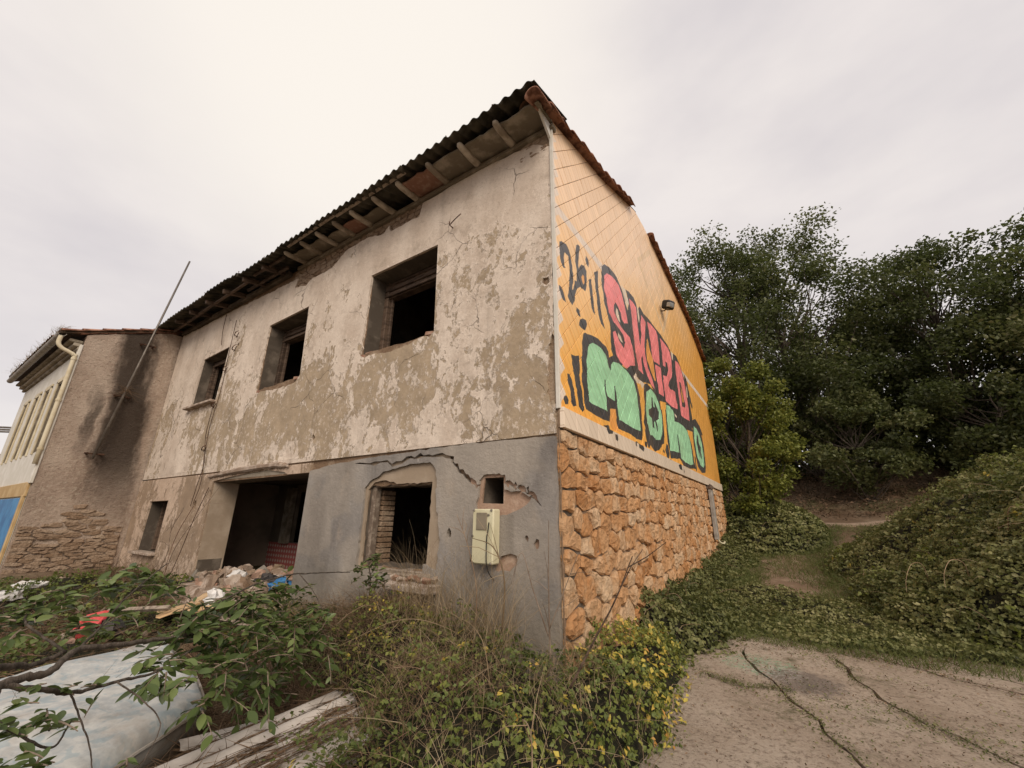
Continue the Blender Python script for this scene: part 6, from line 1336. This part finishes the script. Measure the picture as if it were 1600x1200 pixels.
leafy('upright_branch', [([(.96, -2.9, 1.02), (1.15, -2.8, 1.05), (1.34, -2.68, 1.14), (1.52, -2.54, 1.22), (1.6, -2.43, 1.30)], .006, .003), ([(1.07, -2.91, 1.0), (1.2, -2.99, 1.07), (1.32, -3.03, 1.12), (1.52, -2.95, 1.17), (1.59, -2.8, 1.21)], .006, .003)],
      [((1.42, -2.99, 1.13), .08, 7, 7), ((1.51, -2.89, 1.17), .08, 7, 7), ((1.57, -2.68, 1.20), .09, 7, 7), ((1.62, -2.49, 1.24), .09, 7, 7), ((1.58, -2.41, 1.13), .09, 7, 7), ((1.43, -2.63, 1.09), .08, 5, 7), ((1.27, -2.83, 1.06), .07, 5, 7), ((1.33, -3.05, 1.10), .08, 7, 7)],
      'light green leafy shoots rising above the mattress at the left', 32, lsz=.074)
leafy('hanging_branch', [([(.6, -3.16, 1.03), (.48, -3.17, .97), (.45, -3.1, .90), (.5, -3.0, .82), (.61, -2.94, .85)], .006, .003), ([(.83, -2.91, .89), (.86, -2.85, .78), (.80, -2.80, .66), (.75, -2.78, .55)], .004, .002), ([(.98, -2.72, .85), (.92, -2.62, .76), (.85, -2.55, .66), (.80, -2.6, .55)], .004, .002)],
      [((.47, -3.11, .93), .05, 3, 5), ((.55, -3.04, .90), .05, 3, 5), ((.62, -2.96, .85), .05, 3, 5), ((.36, -3.13, .87), .05, 4, 5), ((.42, -3.05, .82), .05, 4, 5), ((.78, -2.94, .92), .04, 2, 4), ((.9, -2.81, .85), .04, 2, 4), ((.5, -3.15, .99), .05, 2, 5), ((.70, -2.70, .62), .05, 1, 4)],
      'dark leaves and bare twigs hanging at the lower left edge', 33, lsz=.058)
leafy('arching_shoot', [([(1.5, -2.26, .98), (1.53, -2.05, 1.06), (1.56, -1.87, 1.12), (1.62, -1.6, 1.15), (1.66, -1.42, 1.14), (1.70, -1.15, 1.12), (1.74, -.95, 1.10)], .007, .004), ([(1.64, -1.5, 1.14), (1.60, -1.42, 1.05), (1.58, -1.35, .95), (1.55, -1.3, .85)], .004, .002)],
      [((1.6, -1.42, 1.0), .06, 2, 5), ((1.56, -1.35, .90), .08, 3, 6), ((1.53, -1.28, .82), .08, 3, 6)], 'long thin shoot arching from the branch towards the ground-floor window', 34, lsz=.06)
leafy('window_shrub', [([(2.05, -.42, .3), (2.04, -.45, .75), (2.0, -.5, 1.0), (2.03, -.55, 1.2)], .010, .004)], [((1.97, -.50, .92), .12, 6, 7), ((2.02, -.50, 1.06), .12, 7, 7), ((2.07, -.58, 1.10), .11, 5, 7), ((1.9, -.42, .98), .11, 5, 7), ((2.0, -.48, 1.19), .08, 3, 6)],
      'small broad-leaved shrub at the left foot of the dark ground-floor window', 35, lsz=.07, cat='shrub')
leafy('low_shrub', [([(2.5, -.75, .2), (2.48, -.8, .45), (2.4, -.85, .6)], .008, .004)], [((2.45, -.85, .45), .14, 5, 7), ((2.3, -.9, .52), .12, 4, 7), ((2.6, -.7, .6), .12, 4, 6)], 'low broad-leaved sprig between the big branch and the brambles', 36, lsz=.06, cat='shrub')
# fresh green weed at the bottom edge
rs = np.random.default_rng(9); n = 420; C_ = np.column_stack([rs.normal(.55, .22, n), rs.normal(-1.75, .14, n), rs.uniform(.25, .46, n)])
wr = thing('green_weed', (.55, -1.75, .2), 'bright green weed at the bottom edge beside the corrugated strips', 'weed'); wr['kind'] = 'stuff'
leaves('foliage', C_, rs.normal(size=(n, 3)) * .4 + [0, 0, 1], .034, MT['grass'], wr, asp=.7, rs=rs)
tag(MB().box((-1.03, -.62, .11), (.20, .13, .07), rot=(.1, .2, .5), bev=.015, jit=.008).build('brick', MT['brick']), 'orange brick end poking out of the brambles at the bottom edge', 'brick')

# ------------------------------------------------------------------ trees
def tree(name, u, y, H, R, nleaf, lsz, mat, label, seed, cat='tree', group=None, low=.25, col=0.0, trunks=1, clumps=60, zb=None, flat=1.0, sparse=.55):
    rs = np.random.default_rng(seed); zb = float(terr(u, y)) - .2 if zb is None else zb; root = thing(name, (u, y, zb), label, cat, group)
    mbT = MB(); mbL = MB(); tips = []
    for t in range(trunks):
        a = rs.uniform(0, 6.28); off = np.array([math.cos(a), math.sin(a), 0]) * (R * .25 if trunks > 1 else 0); lean = rs.normal(size=2) * R * .12
        P = [np.array([u, y, zb]) + off * (.2 + .8 * q) + np.array([lean[0] * q, lean[1] * q, H * .82 * q]) + rs.normal(size=3) * [.06, .06, 0] for q in np.linspace(0, 1, 8)]
        r0 = H * .014 + .03; mbT.tube(smoothpath(P, 3), r0 / (trunks ** .5), r0 * .15, 7); tips.append(P)
    # clump centres inside an uneven ovoid
    cc = []
    while len(cc) < clumps:
        v = rs.normal(size=3); v /= np.linalg.norm(v); rad = rs.uniform(.35, 1.0) ** .6; th = math.atan2(v[1], v[0]); bump = 1 + .22 * math.sin(3 * th + seed) + .16 * math.sin(5 * th + 2 * v[2] * 3 + seed)
        z = (low + (1 - low) * (.5 + .5 * v[2] * rad)) * H; wd_ = R * bump * (1 - .35 * abs(z / H - .55)) ; p = np.array([u + v[0] * rad * wd_, y + v[1] * rad * wd_ * flat, zb + z]); cc.append((p, R * rs.uniform(.13, .27)))
    for p, r in cc:
        P = tips[rs.integers(len(tips))]; q = np.clip((p[2] - zb) / H - rs.uniform(.12, .3), .05, .98); i = min(int(q * 7 / .82), 6); b = P[i]; mid = (b + p) / 2 + rs.normal(size=3) * R * .05 + [0, 0, -.1]
        mbL.tube(smoothpath([b, mid, p], 3), .012 + H * .0028, .008, 5, caps=False)
    mbT.build('trunk', MT['bark'], root, smooth=True); M('branches', mbL.V, mbL.F, MT['bark'], root, attr=mbL.A)
    C_ = []; per = nleaf // clumps; cv = []
    for p, r in cc:
        m = int(per * (r / (R * .2)) ** 2); d = rs.normal(size=(m, 3)); d /= np.linalg.norm(d, axis=1)[:, None]; q = p + d * (r * rs.uniform(.25, 1.15, (m, 1)) ** .7) * [1, 1, .75]
        q += rs.normal(size=q.shape) * r * .12; C_.append(q); cv.append(np.full(m, rs.normal(0, .13)))
    C_ = np.vstack(C_); cv = np.concatenate(cv); nr = rs.normal(size=C_.shape) * .7 + [0, 0, .7]
    leaves('crown', C_, nr, lsz, mat, root, np.clip(rs.normal(.42, .2, len(C_)) + cv + col, 0, 1), asp=.62, rs=rs)
    return root
TR = [('alder_tree', -.2, 20.5, 17.5, 4.0, 'tall dark tree right behind the far end of the house roof', 101, .0), ('alder_tree', -3.6, 22.5, 18.4, 4.2, 'tallest dark tree left of the gap in the treetops', 102, .0), ('alder_tree', -6.3, 24.0, 12.8, 3.4, 'lower dark tree beneath the gap in the treetops', 103, .04), ('alder_tree', -9.3, 22.5, 14.6, 3.6, 'dark tree just right of the gap in the treetops', 104, .03),
      ('alder_tree', -12.8, 21.0, 13.8, 3.9, 'broad dark tree second from the right edge', 105, .03), ('alder_tree', -16.6, 20.0, 13.0, 4.1, 'dark tree crossing the right edge of the view', 106, .02), ('alder_tree', 3.8, 22.0, 14.5, 3.6, 'dark tree mostly hidden behind the house', 107, .0)]
for nm, u, y, H, R, lab, sd_, cl in TR:
    tree(nm, u, y, H - float(terr(u, y)) + 1.0, R, 27000, .19, MT['leaf_dark'], lab, sd_, group='dark trees behind the road', low=.08, col=cl, clumps=125)
tree('laurel_bush', -4.6, 19.6, 5.0, 2.3, 11000, .17, MT['leaf_dark'], 'rounded broad-leaved bush under the trees beyond the road', 110, cat='bush', low=.12, col=.10, clumps=50)
tree('laurel_bush', -9.0, 20.2, 5.0, 2.8, 13000, .17, MT['leaf_dark'], 'low dark bush under the trees above the bramble bank', 111, cat='bush', low=.1, col=.0, clumps=56)
tree('laurel_bush', -13.5, 18.6, 4.4, 2.9, 13000, .17, MT['leaf_dark'], 'dark bush at the right edge under the trees', 112, cat='bush', low=.1, col=.02, clumps=56)
tree('young_ash', -.75, 12.7, 6.4, 1.75, 27000, .125, MT['leaf_yel'], 'young yellow-green tree growing beyond the far corner of the gable', 113, low=.05, col=.0, trunks=3, clumps=85, zb=.9)
tree('young_ash', .35, 13.0, 7.2, 1.0, 9000, .125, MT['leaf_yel'], 'slim taller yellow-green sapling hard against the house corner', 114, low=.10, col=-.05, trunks=1, clumps=30, zb=1.0)
# understorey that closes the wood behind
def wood(u, y): return np.clip(2.6 + fbm(u * .4, y * .4, 3) * 2.2, .5, 5) * (y > 24.5)
rs = np.random.default_rng(77); n = 42000; u = rs.uniform(-40, 10, n); y = rs.uniform(24, 31, n); z = terr(u, y) + rs.random(n) * (3.4 + fbm(u * .35, y * .35, 3) * 2.5)
u2_, y2_ = u, y
leaves_o = leaves('understorey', np.column_stack([u, y, z]), rs.normal(size=(n, 3)) + [0, 0, .6], .34, MT['leaf_dark'], None, np.clip(rs.normal(.3, .2, n), 0, 1), rs=rs); tag(leaves_o, 'dark understorey closing the wood behind the trees', 'undergrowth', kind='stuff')
n = 11000; u = rs.uniform(-20, 5, n); y = rs.uniform(17.6, 24.5, n); z = terr(u, y) + rs.random(n) ** 2 * .5
tag(leaves('bank_undergrowth', np.column_stack([u, y, z]), rs.normal(size=(n, 3)) * .6 + [0, -.4, 1], .13, MT['duff'], None, rs.random(n) * .6, rs=rs), 'brown undergrowth on the earth bank behind the road', 'undergrowth', kind='stuff')
n = 5000; u = rs.uniform(-20, 3, n); y = rs.uniform(18.0, 22, n)
V, F = blades(np.column_stack([u, y, terr(u, y)]), rs.normal(size=(n, 3)) * .8 + [0, -.3, .7], rs.uniform(.3, .9, n), .02, .8, rs=rs); tag(M('dead_ferns', V, F, MT['duff'], None, attr=np.repeat(rs.random(n), 3)), 'dead reddish fern stems hanging over the earth bank', 'ferns', kind='stuff')
# trees far behind everything, right of the view, and hidden side
print('objects', len(bpy.data.objects), 'tris', sum(len(o.data.polygons) for o in bpy.data.objects if o.type == 'MESH'))
